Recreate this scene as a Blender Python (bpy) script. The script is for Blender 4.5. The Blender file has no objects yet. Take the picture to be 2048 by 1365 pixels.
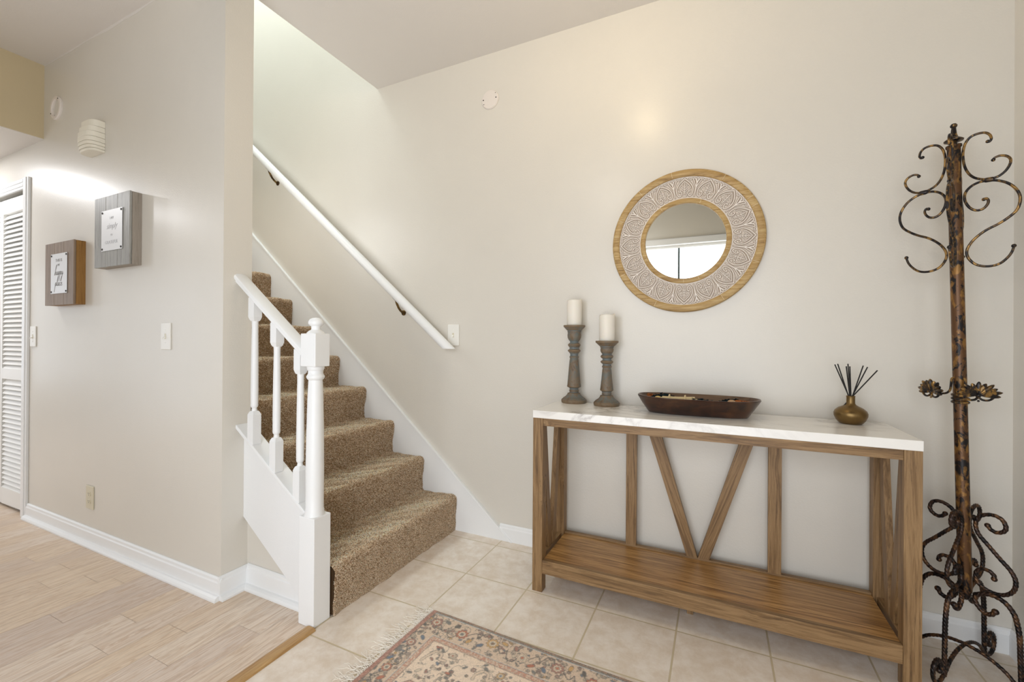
import bpy, bmesh, math, random
import numpy as np
from mathutils import Vector, Matrix

# ------------------------------------------------------------------ camera, world, lights
scn = bpy.context.scene
C = scn.collection
YAW, PITCH, ROLL = math.radians(25.3265), math.radians(0.1115), math.radians(0.3902)
FOC = 865.9
cam_d = bpy.data.cameras.new('camera'); cam = bpy.data.objects.new('camera', cam_d); C.objects.link(cam)
cam_d.sensor_width = 36.0; cam_d.lens = 36.0 * FOC / 2048; cam_d.clip_start = 0.02; cam_d.clip_end = 200
_F = Vector((-math.sin(YAW) * math.cos(PITCH), math.cos(YAW) * math.cos(PITCH), math.sin(PITCH)))
_R = Vector((math.cos(YAW), math.sin(YAW), 0)); _U = _R.cross(_F)
_R2 = _R * math.cos(ROLL) + _U * math.sin(ROLL); _U2 = _U * math.cos(ROLL) - _R * math.sin(ROLL)
cam.matrix_world = Matrix(((_R2.x, _U2.x, -_F.x, 0), (_R2.y, _U2.y, -_F.y, 0), (_R2.z, _U2.z, -_F.z, 1.1), (0, 0, 0, 1)))
scn.camera = cam
scn.view_settings.view_transform = 'Standard'; scn.view_settings.look = 'None'
scn.view_settings.gamma = 1.0; scn.view_settings.use_curve_mapping = False
scn.view_settings.exposure = 0.10

w = bpy.data.worlds.new('daylight'); scn.world = w; w.use_nodes = True
bg = w.node_tree.nodes['Background']; bg.inputs[0].default_value = (0.93, 0.98, 1.0, 1); bg.inputs[1].default_value = 0.30

def area(name, loc, size, power, col, target=None, size_y=None, shape='RECTANGLE', spread=180):
    d = bpy.data.lights.new(name, 'AREA'); d.shape = shape; d.size = size
    if size_y: d.size_y = size_y
    elif shape == 'RECTANGLE': d.shape = 'SQUARE'
    d.energy = power; d.color = col; d.spread = math.radians(spread)
    o = bpy.data.objects.new(name, d); C.objects.link(o); o.location = loc
    if target is not None:
        o.rotation_euler = (Vector(target) - Vector(loc)).to_track_quat('-Z', 'Y').to_euler()
    return o
def point(name, loc, r, power, col):
    d = bpy.data.lights.new(name, 'POINT'); d.shadow_soft_size = r; d.energy = power; d.color = col
    o = bpy.data.objects.new(name, d); C.objects.link(o); o.location = loc; return o

DAY = (0.90, 0.96, 1.0); WARM = (1.0, 0.80, 0.56); NEU = (1.0, 0.95, 0.88)
point('entry_ceiling_bulb', (-0.43, 1.28, 2.58), 0.09, 7.2, (1.0, 0.78, 0.46))
point('hall_fill_light', (-0.9, 0.2, 2.5), 0.14, 10.5, (1.0, 0.93, 0.82))  # added overhead fill for the floor, tabletop and front wall
area('patio_daylight', (-0.35, -1.09, 1.12), 1.98, 50, (0.95, 1.0, 1.07), (-0.35, 1, 1.12), 2.18)
point('strobe_head', (-0.85, -0.5, 1.6), 0.12, 5.4, (0.97, 0.99, 1.03))
area('upstairs_lamp', (-3.2, 1.75, 4.9), 0.9, 40, (0.88, 0.99, 1.04), (-2.9, 1.72, 0), 0.7)
point('stair_fill_light', (-2.65, 1.42, 1.95), 0.25, 7.2, (0.98, 0.99, 1.0))  # added fill light, out of view, brightens the stairwell wall and treads
area('living_window_light', (-6.3, -1.09, 1.03), 1.58, 27, (0.89, 0.98, 1.12), (-6.3, 1, 1.0), 2.0)
area('side_window_light', (-8.10, 0.1, 1.25), 1.4, 8, (0.90, 0.98, 1.08), (0, 0.1, 1.25), 1.6)
area('recessed_can_light', (-4.45, 0.70, 2.285), 0.16, 10.5, (0.98, 0.99, 1.02), (-4.45, 0.70, 0), shape='DISK')
area('recessed_can_light', (-4.75, 0.02, 2.285), 0.16, 7.5, (0.98, 0.99, 1.02), (-4.75, 0.02, 0), shape='DISK')

# ------------------------------------------------------------------ key sizes (metres)
D = 2.159       # back wall face
YW = 1.138      # left wall face
YS = 1.263      # stairwell side of the left wall
XW = -1.899     # free end of the left wall
XR = 0.955      # right wall
H = 2.735       # ceiling
XS = -3.648     # soffit face
ZS = 2.296      # soffit underside
XO = -2.0       # ceiling opening edge over the stairs
YF = -0.95      # front wall
XL = -8.0
rng = np.random.default_rng(7); random.seed(7)

# ------------------------------------------------------------------ node helpers
def srgb(r, g, b):
    f = lambda c: (c / 255 / 12.92) if c / 255 <= 0.04045 else ((c / 255 + 0.055) / 1.055) ** 2.4
    return (f(r), f(g), f(b), 1)
class NT:
    def __init__(s, name):
        s.m = bpy.data.materials.new(name); s.m.use_nodes = True; s.t = s.m.node_tree
        s.b = s.t.nodes['Principled BSDF']
    def n(s, typ, **kw):
        nd = s.t.nodes.new(typ)
        for k, v in kw.items():
            if k.startswith('i_'):
                key = k[2:]; key = int(key) if key.isdigit() else key.replace('_', ' ')
                nd.inputs[key].default_value = v
            else: setattr(nd, k, v)
        return nd
    def l(s, a, b): s.t.links.new(a, b)
    def ramp(s, fac, stops):
        r = s.n('ShaderNodeValToRGB'); el = r.color_ramp.elements
        while len(el) < len(stops): el.new(0.5)
        for e, (p, c) in zip(el, stops): e.position = p; e.color = c if len(c) == 4 else (*c, 1)
        s.l(fac, r.inputs[0]); return r.outputs[0]
    def mix(s, fac, a, b, mode='MIX'):
        m = s.n('ShaderNodeMix', data_type='RGBA', blend_type=mode)
        for v, i in ((fac, 0), (a, 6), (b, 7)):
            if isinstance(v, (int, float)): m.inputs[i].default_value = v
            elif isinstance(v, tuple): m.inputs[i].default_value = v
            else: s.l(v, m.inputs[i])
        return m.outputs[2]
    def math(s, op, a, b=None, c=None):
        m = s.n('ShaderNodeMath', operation=op)
        for i, v in enumerate((a, b, c)):
            if v is None: continue
            if isinstance(v, (int, float)): m.inputs[i].default_value = v
            else: s.l(v, m.inputs[i])
        return m.outputs[0]
    def coord(s, scale=(1, 1, 1), rot=(0, 0, 0), loc=(0, 0, 0)):
        tc = s.n('ShaderNodeTexCoord'); mp = s.n('ShaderNodeMapping')
        mp.inputs['Scale'].default_value = scale; mp.inputs['Rotation'].default_value = rot; mp.inputs['Location'].default_value = loc
        s.l(tc.outputs['Object'], mp.inputs[0]); return mp.outputs[0]
    def noise(s, vec, scale, detail=3, rough=0.5, dist=0):
        n = s.n('ShaderNodeTexNoise'); n.inputs['Scale'].default_value = scale; n.inputs['Detail'].default_value = detail
        n.inputs['Roughness'].default_value = rough; n.inputs['Distortion'].default_value = dist
        s.l(vec, n.inputs['Vector']); return n.outputs[0]
    def bump(s, h, strength=0.3, dist=0.002):
        b = s.n('ShaderNodeBump'); b.inputs['Strength'].default_value = strength; b.inputs['Distance'].default_value = dist
        s.l(h, b.inputs['Height']); s.l(b.outputs[0], s.b.inputs['Normal'])
    def set(s, **kw):
        for k, v in kw.items():
            k = k.replace('_', ' ')
            if isinstance(v, (int, float, tuple)): s.b.inputs[k].default_value = v
            else: s.l(v, s.b.inputs[k])
        return s.m

def paint(name, col, rough=0.42, spec=0.5, peel=0.12, patch=0.0, coat=0.0):
    t = NT(name); v = t.coord()
    n = t.noise(v, 160, 2); n2 = t.noise(v, 1.7, 4, 0.6)
    if patch: base = t.mix(t.ramp(n2, [(0.35, (0, 0, 0, 1)), (0.7, (1, 1, 1, 1))]), col, tuple(c * (1 - patch) for c in col[:3]) + (1,))
    else: base = col
    t.bump(t.math('ADD', n, t.math('MULTIPLY', n2, 3.0)), peel, 0.0012)
    return t.set(Base_Color=base, Roughness=rough, Specular_IOR_Level=spec, Coat_Weight=coat, Coat_Roughness=0.24)

M = {}
M['wall'] = paint('cream_semigloss_wall_paint', srgb(222, 217, 207), 0.38, 0.45, 0.35, 0.03, coat=0.35)
M['tan'] = paint('tan_soffit_paint', srgb(206, 190, 156), 0.5, 0.4, 0.3)
M['ceiling'] = paint('ceiling_paint', srgb(228, 223, 217), 0.85, 0.2, 0.3)
M['trim'] = paint('white_trim_paint', srgb(243, 244, 244), 0.32, 0.5, 0.25, 0.02)
M['door'] = paint('white_door_paint', srgb(238, 237, 233), 0.4, 0.5, 0.1)
M['plastic'] = paint('ivory_switch_plastic', srgb(240, 238, 231), 0.3, 0.5, 0.0)
M['almond'] = paint('almond_outlet_plastic', srgb(216, 208, 184), 0.3, 0.5, 0.0)
M['plaster'] = paint('cream_ceramic_sconce', srgb(236, 230, 214), 0.38, 0.5, 0.1)
M['detector'] = paint('white_cover_plastic', srgb(230, 222, 214), 0.5, 0.4, 0.1)
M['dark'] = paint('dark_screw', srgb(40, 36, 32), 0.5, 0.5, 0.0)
M['upper'] = paint('upstairs_wall_paint', srgb(232, 230, 222), 0.5, 0.4, 0.2)

def wood(name, c_dark, c_mid, c_light, axis='X', rough=0.5, knots=True, tilt=0.0, fine=1.0, flatax=1):
    t = NT(name)
    rot = (0, 0, 0)
    sc = {'X': (1.6, 34, 34), 'Y': (34, 1.6, 34), 'Z': (34, 34, 1.6)}[axis]
    tc = t.n('ShaderNodeTexCoord'); m0 = t.n('ShaderNodeMapping'); m0.inputs['Rotation'].default_value = (0, tilt, 0)
    t.l(tc.outputs['Object'], m0.inputs[0]); mp = t.n('ShaderNodeMapping'); mp.inputs['Scale'].default_value = sc
    t.l(m0.outputs[0], mp.inputs[0])
    vec = mp.outputs[0]
    if knots:
        ks = {'X': (2.6, 7, 7), 'Y': (7, 2.6, 7), 'Z': (7, 7, 2.6)}[axis]
        ks = tuple(0.0 if i == flatax else k for i, k in enumerate(ks)); mk = t.n('ShaderNodeMapping'); mk.inputs['Scale'].default_value = ks; t.l(m0.outputs[0], mk.inputs[0])
        vo = t.n('ShaderNodeTexVoronoi'); vo.inputs['Scale'].default_value = 1.0; t.l(mk.outputs[0], vo.inputs['Vector'])
        kd = t.ramp(vo.outputs['Distance'], [(0.0, (1, 1, 1, 1)), (0.07, (0.7, 0.7, 0.7, 1)), (0.22, (0, 0, 0, 1))])
        add = t.n('ShaderNodeVectorMath', operation='SCALE'); t.l(vec, add.inputs[0])
        t.l(t.math('ADD', 1.0, t.math('MULTIPLY', kd, 0.06)), add.inputs['Scale']); vec = add.outputs[0]
    g = t.noise(vec, 1.6, 6, 0.62, 1.4)
    g2 = t.noise(vec, 5.0 * fine, 5, 0.75, 0.3)
    g3 = t.noise(m0.outputs[0], 5, 3)
    f = t.math('ADD', t.math('MULTIPLY', g, 0.7), t.math('MULTIPLY', g2, 0.3))
    col = t.ramp(f, [(0.34, c_dark), (0.46, c_mid), (0.58, c_light), (0.66, c_mid)])
    fl = t.ramp(g2, [(0.60, (0, 0, 0, 1)), (0.66, (1, 1, 1, 1))]); col = t.mix(t.math('MULTIPLY', fl, 0.35), col, tuple(min(1, c * 1.5) for c in c_light[:3]) + (1,))
    dk = t.ramp(g2, [(0.34, (1, 1, 1, 1)), (0.41, (0, 0, 0, 1))]); col = t.mix(t.math('MULTIPLY', dk, 0.55), col, tuple(c * 0.5 for c in c_dark[:3]) + (1,))
    col = t.mix(t.math('MULTIPLY', g3, 0.28), col, c_dark)
    if knots: col = t.mix(t.ramp(kd, [(0.45, (0, 0, 0, 1)), (0.95, (0.75, 0.75, 0.75, 1))]), col, tuple(c * 0.45 for c in c_dark[:3]) + (1,))
    t.bump(g2, 0.25, 0.0008)
    return t.set(Base_Color=col, Roughness=rough)
wd, wm, wl = srgb(90, 66, 40), srgb(132, 101, 64), srgb(160, 128, 88)
M['oak_z'] = wood('rustic_oak_upright', wd, wm, wl, 'Z'); M['oak_x'] = wood('rustic_oak_rail', wd, wm, wl, 'X')
M['oak_y'] = wood('rustic_oak_side', wd, wm, wl, 'Y', flatax=0)
M['oak_vl'] = wood('rustic_oak_brace', wd, wm, wl, 'Z', tilt=math.radians(20), knots=False)
M['oak_vr'] = wood('rustic_oak_brace_right', wd, wm, wl, 'Z', tilt=math.radians(-20), knots=False)
M['shelf'] = wood('rustic_oak_shelf_board', srgb(104, 70, 36), srgb(164, 118, 62), srgb(204, 158, 98), 'X', 0.36, fine=0.45, flatax=2)
M['thresh'] = wood('oak_threshold', srgb(150, 112, 66), srgb(178, 138, 88), srgb(196, 160, 108), 'Y', 0.4, False)
M['board_brown'] = wood('brown_stained_board', srgb(108, 90, 74), srgb(136, 116, 98), srgb(154, 134, 114), 'Z', 0.5, False)
M['board_edge'] = wood('amber_stained_edge', srgb(110, 76, 30), srgb(146, 104, 48), srgb(160, 118, 60), 'Z', 0.5, True)
M['board_grey'] = wood('grey_stained_board', srgb(118, 116, 110), srgb(146, 144, 138), srgb(170, 168, 162), 'Z', 0.4, False, fine=1.5)
M['board_grey_edge'] = wood('grey_board_edge', srgb(134, 124, 112), srgb(152, 142, 130), srgb(162, 152, 140), 'Z', 0.5, False)
M['gold_wood'] = wood('worn_golden_wood_ring', srgb(130, 98, 52), srgb(178, 144, 88), srgb(202, 174, 122), 'X', 0.55, False)

def marble():
    t = NT('white_marble_top'); v = t.coord((1, 1.6, 1), (0, 0, 0.5))
    n = t.noise(v, 3.2, 7, 0.62, 1.0); d = t.math('ABSOLUTE', t.math('SUBTRACT', n, 0.5))
    vein = t.ramp(d, [(0.0, (1, 1, 1, 1)), (0.018, (0.45, 0.45, 0.45, 1)), (0.06, (0, 0, 0, 1))])
    n2 = t.noise(v, 2.2, 3); msk = t.ramp(n2, [(0.42, (0, 0, 0, 1)), (0.60, (1, 1, 1, 1))])
    f = t.math('MULTIPLY', vein, t.math('MULTIPLY', msk, 0.7))
    base = t.mix(t.noise(v, 6, 3), srgb(250, 248, 243), srgb(240, 237, 232))
    return t.set(Base_Color=t.mix(f, base, srgb(166, 158, 152)), Roughness=0.22)
M['marble'] = marble()

def tile():
    t = NT('beige_ceramic_floor_tile'); v = t.coord(loc=(0.446 + 0.3115 * 10, -(2.079 - 0.3115 * 10), 0))
    br = t.n('ShaderNodeTexBrick', offset=0.0, squash=1.0); t.l(v, br.inputs['Vector'])
    for k, x in (('Scale', 1.0), ('Brick Width', 0.3115), ('Row Height', 0.3115), ('Mortar Size', 0.0035), ('Mortar Smooth', 0.25), ('Bias', 0.0)): br.inputs[k].default_value = x
    br.inputs['Color1'].default_value = srgb(243, 234, 223); br.inputs['Color2'].default_value = srgb(239, 228, 215)
    br.inputs['Mortar'].default_value = srgb(186, 168, 134)
    v2 = t.coord(); n = t.noise(v2, 13, 8, 0.7, 0.2); n3 = t.noise(v2, 45, 3)
    c = t.mix(t.ramp(n, [(0.40, (0, 0, 0, 1)), (0.62, (1, 1, 1, 1))]), br.outputs['Color'], srgb(222, 205, 185), 'MIX')
    c = t.mix(br.outputs['Fac'], t.mix(0.85, br.outputs['Color'], c), srgb(204, 188, 156))
    c = t.mix(t.math('MULTIPLY', n3, 0.12), c, srgb(240, 232, 220))
    h = t.math('SUBTRACT', t.math('MULTIPLY', n, 0.25), br.outputs['Fac'])
    t.bump(h, 0.5, 0.0018)
    return t.set(Base_Color=c, Roughness=0.42)
M['tile'] = tile()

def plankmat():
    t = NT('bleached_oak_planks'); at = t.n('ShaderNodeAttribute', attribute_name='tint')
    sep = t.n('ShaderNodeSeparateColor'); t.l(at.outputs['Color'], sep.inputs[0])
    tc = t.n('ShaderNodeTexCoord'); mp = t.n('ShaderNodeMapping'); mp.inputs['Scale'].default_value = (14, 1.1, 1)
    t.l(tc.outputs['Object'], mp.inputs[0])
    cmb = t.n('ShaderNodeCombineXYZ'); t.l(t.math('MULTIPLY', sep.outputs[1], 40), cmb.inputs[1]); t.l(t.math('MULTIPLY', sep.outputs[1], 17), cmb.inputs[0])
    ad = t.n('ShaderNodeVectorMath', operation='ADD'); t.l(mp.outputs[0], ad.inputs[0]); t.l(cmb.outputs[0], ad.inputs[1])
    g = t.noise(ad.outputs[0], 1.1, 5, 0.6, 2.2)
    wv = t.math('ABSOLUTE', t.math('SUBTRACT', t.math('FRACT', t.math('MULTIPLY', g, 7.0)), 0.5))
    g2 = t.noise(ad.outputs[0], 9, 4, 0.7)
    base = t.ramp(sep.outputs[0], [(0.0, srgb(216, 200, 188)), (0.25, srgb(226, 206, 184)), (0.5, srgb(232, 212, 188)), (0.75, srgb(226, 210, 196)), (1.0, srgb(238, 222, 202))])
    c = t.mix(t.math('MULTIPLY', t.ramp(wv, [(0.0, (1, 1, 1, 1)), (0.32, (0, 0, 0, 1))]), 0.5), base, srgb(186, 150, 116))
    c = t.mix(t.math('MULTIPLY', t.ramp(g2, [(0.45, (0, 0, 0, 1)), (0.7, (1, 1, 1, 1))]), 0.4), c, srgb(178, 160, 146))
    t.bump(g2, 0.12, 0.0006)
    return t.set(Base_Color=c, Roughness=0.4)
M['plank'] = plankmat()

def attrmat(name, attr, rough=0.9, spec=0.2, noise_amt=0.0, bump=0.0, sheen=0.0):
    t = NT(name); at = t.n('ShaderNodeAttribute', attribute_name=attr); c = at.outputs['Color']
    if noise_amt:
        n = t.noise(t.coord(), 420, 2); c = t.mix(t.math('MULTIPLY', n, noise_amt), c, srgb(236, 222, 200)); 
        if bump: t.bump(n, bump, 0.002)
    return t.set(Base_Color=c, Roughness=rough, Specular_IOR_Level=spec, Sheen_Weight=sheen)
M['carpet'] = attrmat('brown_frieze_carpet', 'tint', 0.95, 0.15)
M['rug'] = attrmat('persian_rug_weave', 'tint', 0.95, 0.1, 0.35, 0.5)
M['fringe'] = paint('cream_cotton_fringe', srgb(248, 241, 230), 0.9, 0.1, 0.0)
M['carved'] = attrmat('whitewashed_carved_wood', 'tint', 0.6, 0.3, 0.1, 0.15)

def rustic_metal(name, base, gold, dark, scale=14, rough=0.38, metallic=0.75, cut=0.5):
    t = NT(name); v = t.coord((1, 1, 0.55)); n = t.noise(v, scale * 2.2, 3, 0.6, 0.8); n2 = t.noise(v, scale * 3.1, 3, 0.5, 0.3)
    c = t.mix(t.ramp(n, [(cut - 0.03, (0, 0, 0, 1)), (cut + 0.03, (1, 1, 1, 1))]), base, dark)
    c = t.mix(t.math('MULTIPLY', t.ramp(n2, [(0.52, (0, 0, 0, 1)), (0.62, (1, 1, 1, 1))]), 0.7), c, gold)
    t.bump(n, 0.15, 0.001)
    return t.set(Base_Color=c, Roughness=rough, Metallic=metallic)
M['pole'] = rustic_metal('mottled_bronze_pole', srgb(98, 68, 42), srgb(158, 116, 58), srgb(26, 23, 24), 19, 0.38, 0.45, 0.53)
M['iron'] = rustic_metal('bronzed_wrought_iron', srgb(84, 66, 46), srgb(176, 136, 74), srgb(40, 37, 38), 24, 0.34, 0.55, 0.47)
M['rope'] = rustic_metal('dark_twisted_iron', srgb(62, 46, 38), srgb(118, 84, 54), srgb(28, 24, 24), 22, 0.36, 0.55)
M['brass'] = rustic_metal('aged_brass', srgb(120, 96, 58), srgb(160, 130, 78), srgb(70, 54, 34), 12, 0.4, 0.9)
M['vase'] = NT('satin_bronze_glaze').set(Base_Color=srgb(124, 100, 62), Metallic=0.85, Roughness=0.36)
M['reed'] = NT('black_reed').set(Base_Color=srgb(26, 22, 20), Roughness=0.7)
def wax():
    t = NT('ivory_candle_wax')
    return t.set(Base_Color=srgb(240, 234, 222), Roughness=0.5, Subsurface_Weight=0.25, Subsurface_Radius=(0.02, 0.015, 0.01))
M['wax'] = wax()
def holdermat():
    t = NT('distressed_grey_wood'); v = t.coord((1, 1, 0.6)); n = t.noise(v, 26, 5, 0.7, 0.5); n2 = t.noise(v, 80, 3)
    c = t.ramp(n, [(0.36, srgb(92, 74, 56)), (0.48, srgb(124, 108, 88)), (0.55, srgb(104, 106, 100)), (0.66, srgb(112, 118, 114))])
    c = t.mix(t.math('MULTIPLY', n2, 0.3), c, srgb(84, 66, 48)); ge = t.n('ShaderNodeNewGeometry'); pt = t.ramp(ge.outputs['Pointiness'], [(0.47, (1, 1, 1, 1)), (0.5, (0, 0, 0, 1))]); c = t.mix(t.math('MULTIPLY', pt, 0.8), c, srgb(104, 114, 116)); pu = t.ramp(ge.outputs['Pointiness'], [(0.51, (0, 0, 0, 1)), (0.56, (1, 1, 1, 1))]); c = t.mix(t.math('MULTIPLY', pu, 0.6), c, srgb(132, 108, 78)); t.bump(n2, 0.3, 0.001)
    return t.set(Base_Color=c, Roughness=0.55)
M['holder'] = holdermat()
def bowlmat():
    t = NT('dark_walnut_bowl'); v = t.coord((6, 1, 14)); n = t.noise(v, 2.0, 5, 0.6, 0.8)
    vv = t.n('ShaderNodeTexVoronoi', feature='SMOOTH_F1'); vv.inputs['Scale'].default_value = 1.0; t.l(t.coord((24, 5, 9)), vv.inputs[0])
    c = t.ramp(n, [(0.35, srgb(34, 17, 9)), (0.55, srgb(58, 30, 15)), (0.7, srgb(86, 52, 26))])
    c = t.mix(t.math('MULTIPLY', t.ramp(vv.outputs[0], [(0.45, (0, 0, 0, 1)), (0.8, (1, 1, 1, 1))]), 0.55), c, srgb(104, 66, 34))
    t.bump(vv.outputs[0], 0.3, 0.004)
    return t.set(Base_Color=c, Roughness=0.3, Coat_Weight=0.3)
M['bowl'] = bowlmat()
M['bowl_in'] = wood('dark_walnut_inside', srgb(60, 42, 30), srgb(88, 64, 48), srgb(110, 84, 64), 'X', 0.4, False)
M['petal_teal'] = paint('dried_teal_petals', srgb(30, 46, 50), 0.8, 0.2, 0.0)
M['petal_dark'] = paint('dried_black_petals', srgb(32, 26, 26), 0.8, 0.2, 0.0)
M['petal_orange'] = paint('dried_orange_petals', srgb(178, 108, 58), 0.8, 0.2, 0.0)
M['twig'] = paint('pale_twigs', srgb(224, 204, 160), 0.7, 0.2, 0.0)
M['mirror'] = NT('mirror_glass').set(Base_Color=(0.9, 0.92, 0.91, 1), Metallic=1.0, Roughness=0.015)
M['plate'] = NT('galvanised_plate').set(Base_Color=srgb(226, 226, 226), Metallic=0.25, Roughness=0.4)
M['ink'] = NT('grey_ink').set(Base_Color=srgb(140, 138, 137), Roughness=0.6)
M['ink_faint'] = NT('faint_ink').set(Base_Color=srgb(204, 204, 207), Roughness=0.6)
M['frame_dark'] = NT('dark_green_window_bar').set(Base_Color=srgb(52, 68, 66), Roughness=0.4)
def glassmat():
    t = NT('clear_window_glass'); tr = t.n('ShaderNodeBsdfTransparent'); gl = t.n('ShaderNodeBsdfGlossy'); gl.inputs['Roughness'].default_value = 0.0
    mx = t.n('ShaderNodeMixShader'); mx.inputs[0].default_value = 0.05; t.l(tr.outputs[0], mx.inputs[1]); t.l(gl.outputs[0], mx.inputs[2])
    t.l(mx.outputs[0], t.t.nodes['Material Output'].inputs['Surface']); return t.m
M['glass'] = glassmat()
M['carpet_under'] = paint('stair_body_carpet_brown', srgb(112, 88, 64), 0.9, 0.1, 0.0)  # plain carpet brown for the solid stair body

# ------------------------------------------------------------------ mesh helpers
class MB:
    def __init__(s): s.v = []; s.f = []
    def add(s, v, f):
        n = len(s.v); s.v += [tuple(p) for p in v]; s.f += [tuple(i + n for i in q) for q in f]; return s
    def box(s, x0, x1, y0, y1, z0, z1):
        return s.add([(x0, y0, z0), (x1, y0, z0), (x1, y1, z0), (x0, y1, z0), (x0, y0, z1), (x1, y0, z1), (x1, y1, z1), (x0, y1, z1)],
                     [(0, 3, 2, 1), (4, 5, 6, 7), (0, 1, 5, 4), (1, 2, 6, 5), (2, 3, 7, 6), (3, 0, 4, 7)])
    def prism(s, poly, axis, a, b):
        # poly: 2D points; axis 'x': (y,z) 'y': (x,z) 'z': (x,y)
        mk = {'x': lambda p, t: (t, p[0], p[1]), 'y': lambda p, t: (p[0], t, p[1]), 'z': lambda p, t: (p[0], p[1], t)}[axis]
        n = len(poly); v = [mk(p, a) for p in poly] + [mk(p, b) for p in poly]
        f = [tuple(range(n)), tuple(range(2 * n - 1, n - 1, -1))] + [(i, i + n, (i + 1) % n + n, (i + 1) % n) for i in range(n)]
        return s.add(v, f)
    def lathe(s, prof, c, seg=32, a0=0, sx=1, sy=1):
        # prof: (r,z) bottom to top
        n = len(prof); v = []; f = []
        for i in range(seg):
            a = a0 + 2 * math.pi * i / seg
            for r, z in prof: v.append((c[0] + r * math.cos(a) * sx, c[1] + r * math.sin(a) * sy, c[2] + z))
        for i in range(seg):
            j = (i + 1) % seg
            for k in range(n - 1): f.append((i * n + k, j * n + k, j * n + k + 1, i * n + k + 1))
        if prof[0][0] > 1e-6: f.append(tuple(i * n for i in reversed(range(seg))))
        if prof[-1][0] > 1e-6: f.append(tuple(i * n + n - 1 for i in range(seg)))
        return s.add(v, f)
    def lathe_y(s, prof, c, seg=64):
        # prof (r, d): d = distance in front of c.y (towards -y); open list closed into a ring
        n = len(prof); v = []; f = []
        for i in range(seg):
            a = 2 * math.pi * i / seg
            for r, d in prof: v.append((c[0] + r * math.cos(a), c[1] - d, c[2] + r * math.sin(a)))
        for i in range(seg):
            j = (i + 1) % seg
            for k in range(n): kk = (k + 1) % n; f.append((i * n + k, i * n + kk, j * n + kk, j * n + k))
        return s.add(v, f)
    def tube(s, path, r, seg=12, lobes=0, twist=0.0, depth=0.22, flat=1.0):
        P = [Vector(p) for p in path]; n = len(P)
        R = r if hasattr(r, '__len__') else [r] * n
        T = []
        for i in range(n):
            a = P[max(i - 1, 0)]; b = P[min(i + 1, n - 1)]; T.append((b - a).normalized())
        u = T[0].orthogonal().normalized(); L = 0; v = []; f = []
        for i in range(n):
            if i:
                L += (P[i] - P[i - 1]).length
                q = T[i - 1].rotation_difference(T[i]); u = q @ u
            u = (u - T[i] * u.dot(T[i])).normalized(); w_ = T[i].cross(u)
            for k in range(seg):
                a = 2 * math.pi * k / seg
                rr = R[i] * (1 - depth * 0.5 * (1 - math.cos(lobes * (a + twist * L)))) if lobes else R[i]
                v.append(P[i] + (u * math.cos(a) + w_ * math.sin(a) * flat) * rr)
        for i in range(n - 1):
            for k in range(seg):
                kk = (k + 1) % seg; f.append((i * seg + k, i * seg + kk, (i + 1) * seg + kk, (i + 1) * seg + k))
        f.append(tuple(reversed(range(seg)))); f.append(tuple((n - 1) * seg + k for k in range(seg)))
        return s.add(v, f)
    def ball(s, c, r, seg=16, rings=10, sz=1.0):
        prof = [(max(r * math.sin(math.pi * k / rings), 0), -r * sz * math.cos(math.pi * k / rings)) for k in range(rings + 1)]
        prof[0] = (0, prof[0][1]); prof[-1] = (0, prof[-1][1])
        return s.lathe(prof, c, seg)
    def build(s, name, mat, parent=None, smooth=False, bevel=0.0, auto=False, origin=None, segs=2):
        me = bpy.data.meshes.new(name); V = np.array(s.v, dtype=float)
        o = bpy.data.objects.new(name, me)
        org = Vector(origin) if origin is not None else Vector((0, 0, 0))
        if parent is not None:
            o.parent = parent; base = WLOC.get(parent.name, Vector((0, 0, 0))); o.location = org - base if origin is not None else (0, 0, 0)
            off = org if origin is not None else base
        else: o.location = org; off = org
        WLOC[o.name] = Vector(off)
        V = V - np.array(off)
        me.from_pydata([tuple(p) for p in V], [], s.f); me.update()
        bm = bmesh.new(); bm.from_mesh(me); bmesh.ops.remove_doubles(bm, verts=bm.verts, dist=1e-6)
        bmesh.ops.recalc_face_normals(bm, faces=bm.faces); bm.to_mesh(me); bm.free()
        me.materials.append(mat); C.objects.link(o); WLOC[o.name] = Vector(off)
        if smooth: me.shade_smooth()
        if bevel:
            b = o.modifiers.new('bevel', 'BEVEL'); b.width = bevel; b.segments = segs; b.limit_method = 'ANGLE'; b.angle_limit = math.radians(35); b.harden_normals = False
        if auto:
            me.shade_smooth()
            try: me.set_sharp_from_angle(angle=math.radians(35))
            except Exception: pass
        return o
WLOC = {}
def thing(name, loc, label, cat, group=None):
    o = bpy.data.objects.new(name, None); C.objects.link(o); o.location = loc; WLOC[o.name] = Vector(loc); o.empty_display_size = 0.05
    return tag(o, label, cat, group)
def tag(o, label, cat, group=None, kind=None):
    o['label'] = label; o['category'] = cat
    if group: o['group'] = group
    if kind: o['kind'] = kind
    return o
def struct(o): o['kind'] = 'structure'; return o
def spline(P, per=8, closed=False):
    P = [np.array(p, float) for p in P]; n = len(P); out = []
    for i in range(n - 1):
        p0 = P[max(i - 1, 0)]; p1 = P[i]; p2 = P[i + 1]; p3 = P[min(i + 2, n - 1)]
        for k in range(per):
            t = k / per
            out.append(0.5 * ((2 * p1) + (-p0 + p2) * t + (2 * p0 - 5 * p1 + 4 * p2 - p3) * t * t + (-p0 + 3 * p1 - 3 * p2 + p3) * t ** 3))
    out.append(P[-1]); return out
def resample(P, step):
    P = np.array([np.array(p, float) for p in P]); L = np.concatenate([[0], np.cumsum(np.linalg.norm(np.diff(P, axis=0), axis=1))])
    t_ = np.linspace(0, L[-1], max(4, int(L[-1] / step) + 1)); return [tuple(np.interp(x, L, P[:, k]) for k in range(3)) for x in t_]
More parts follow.
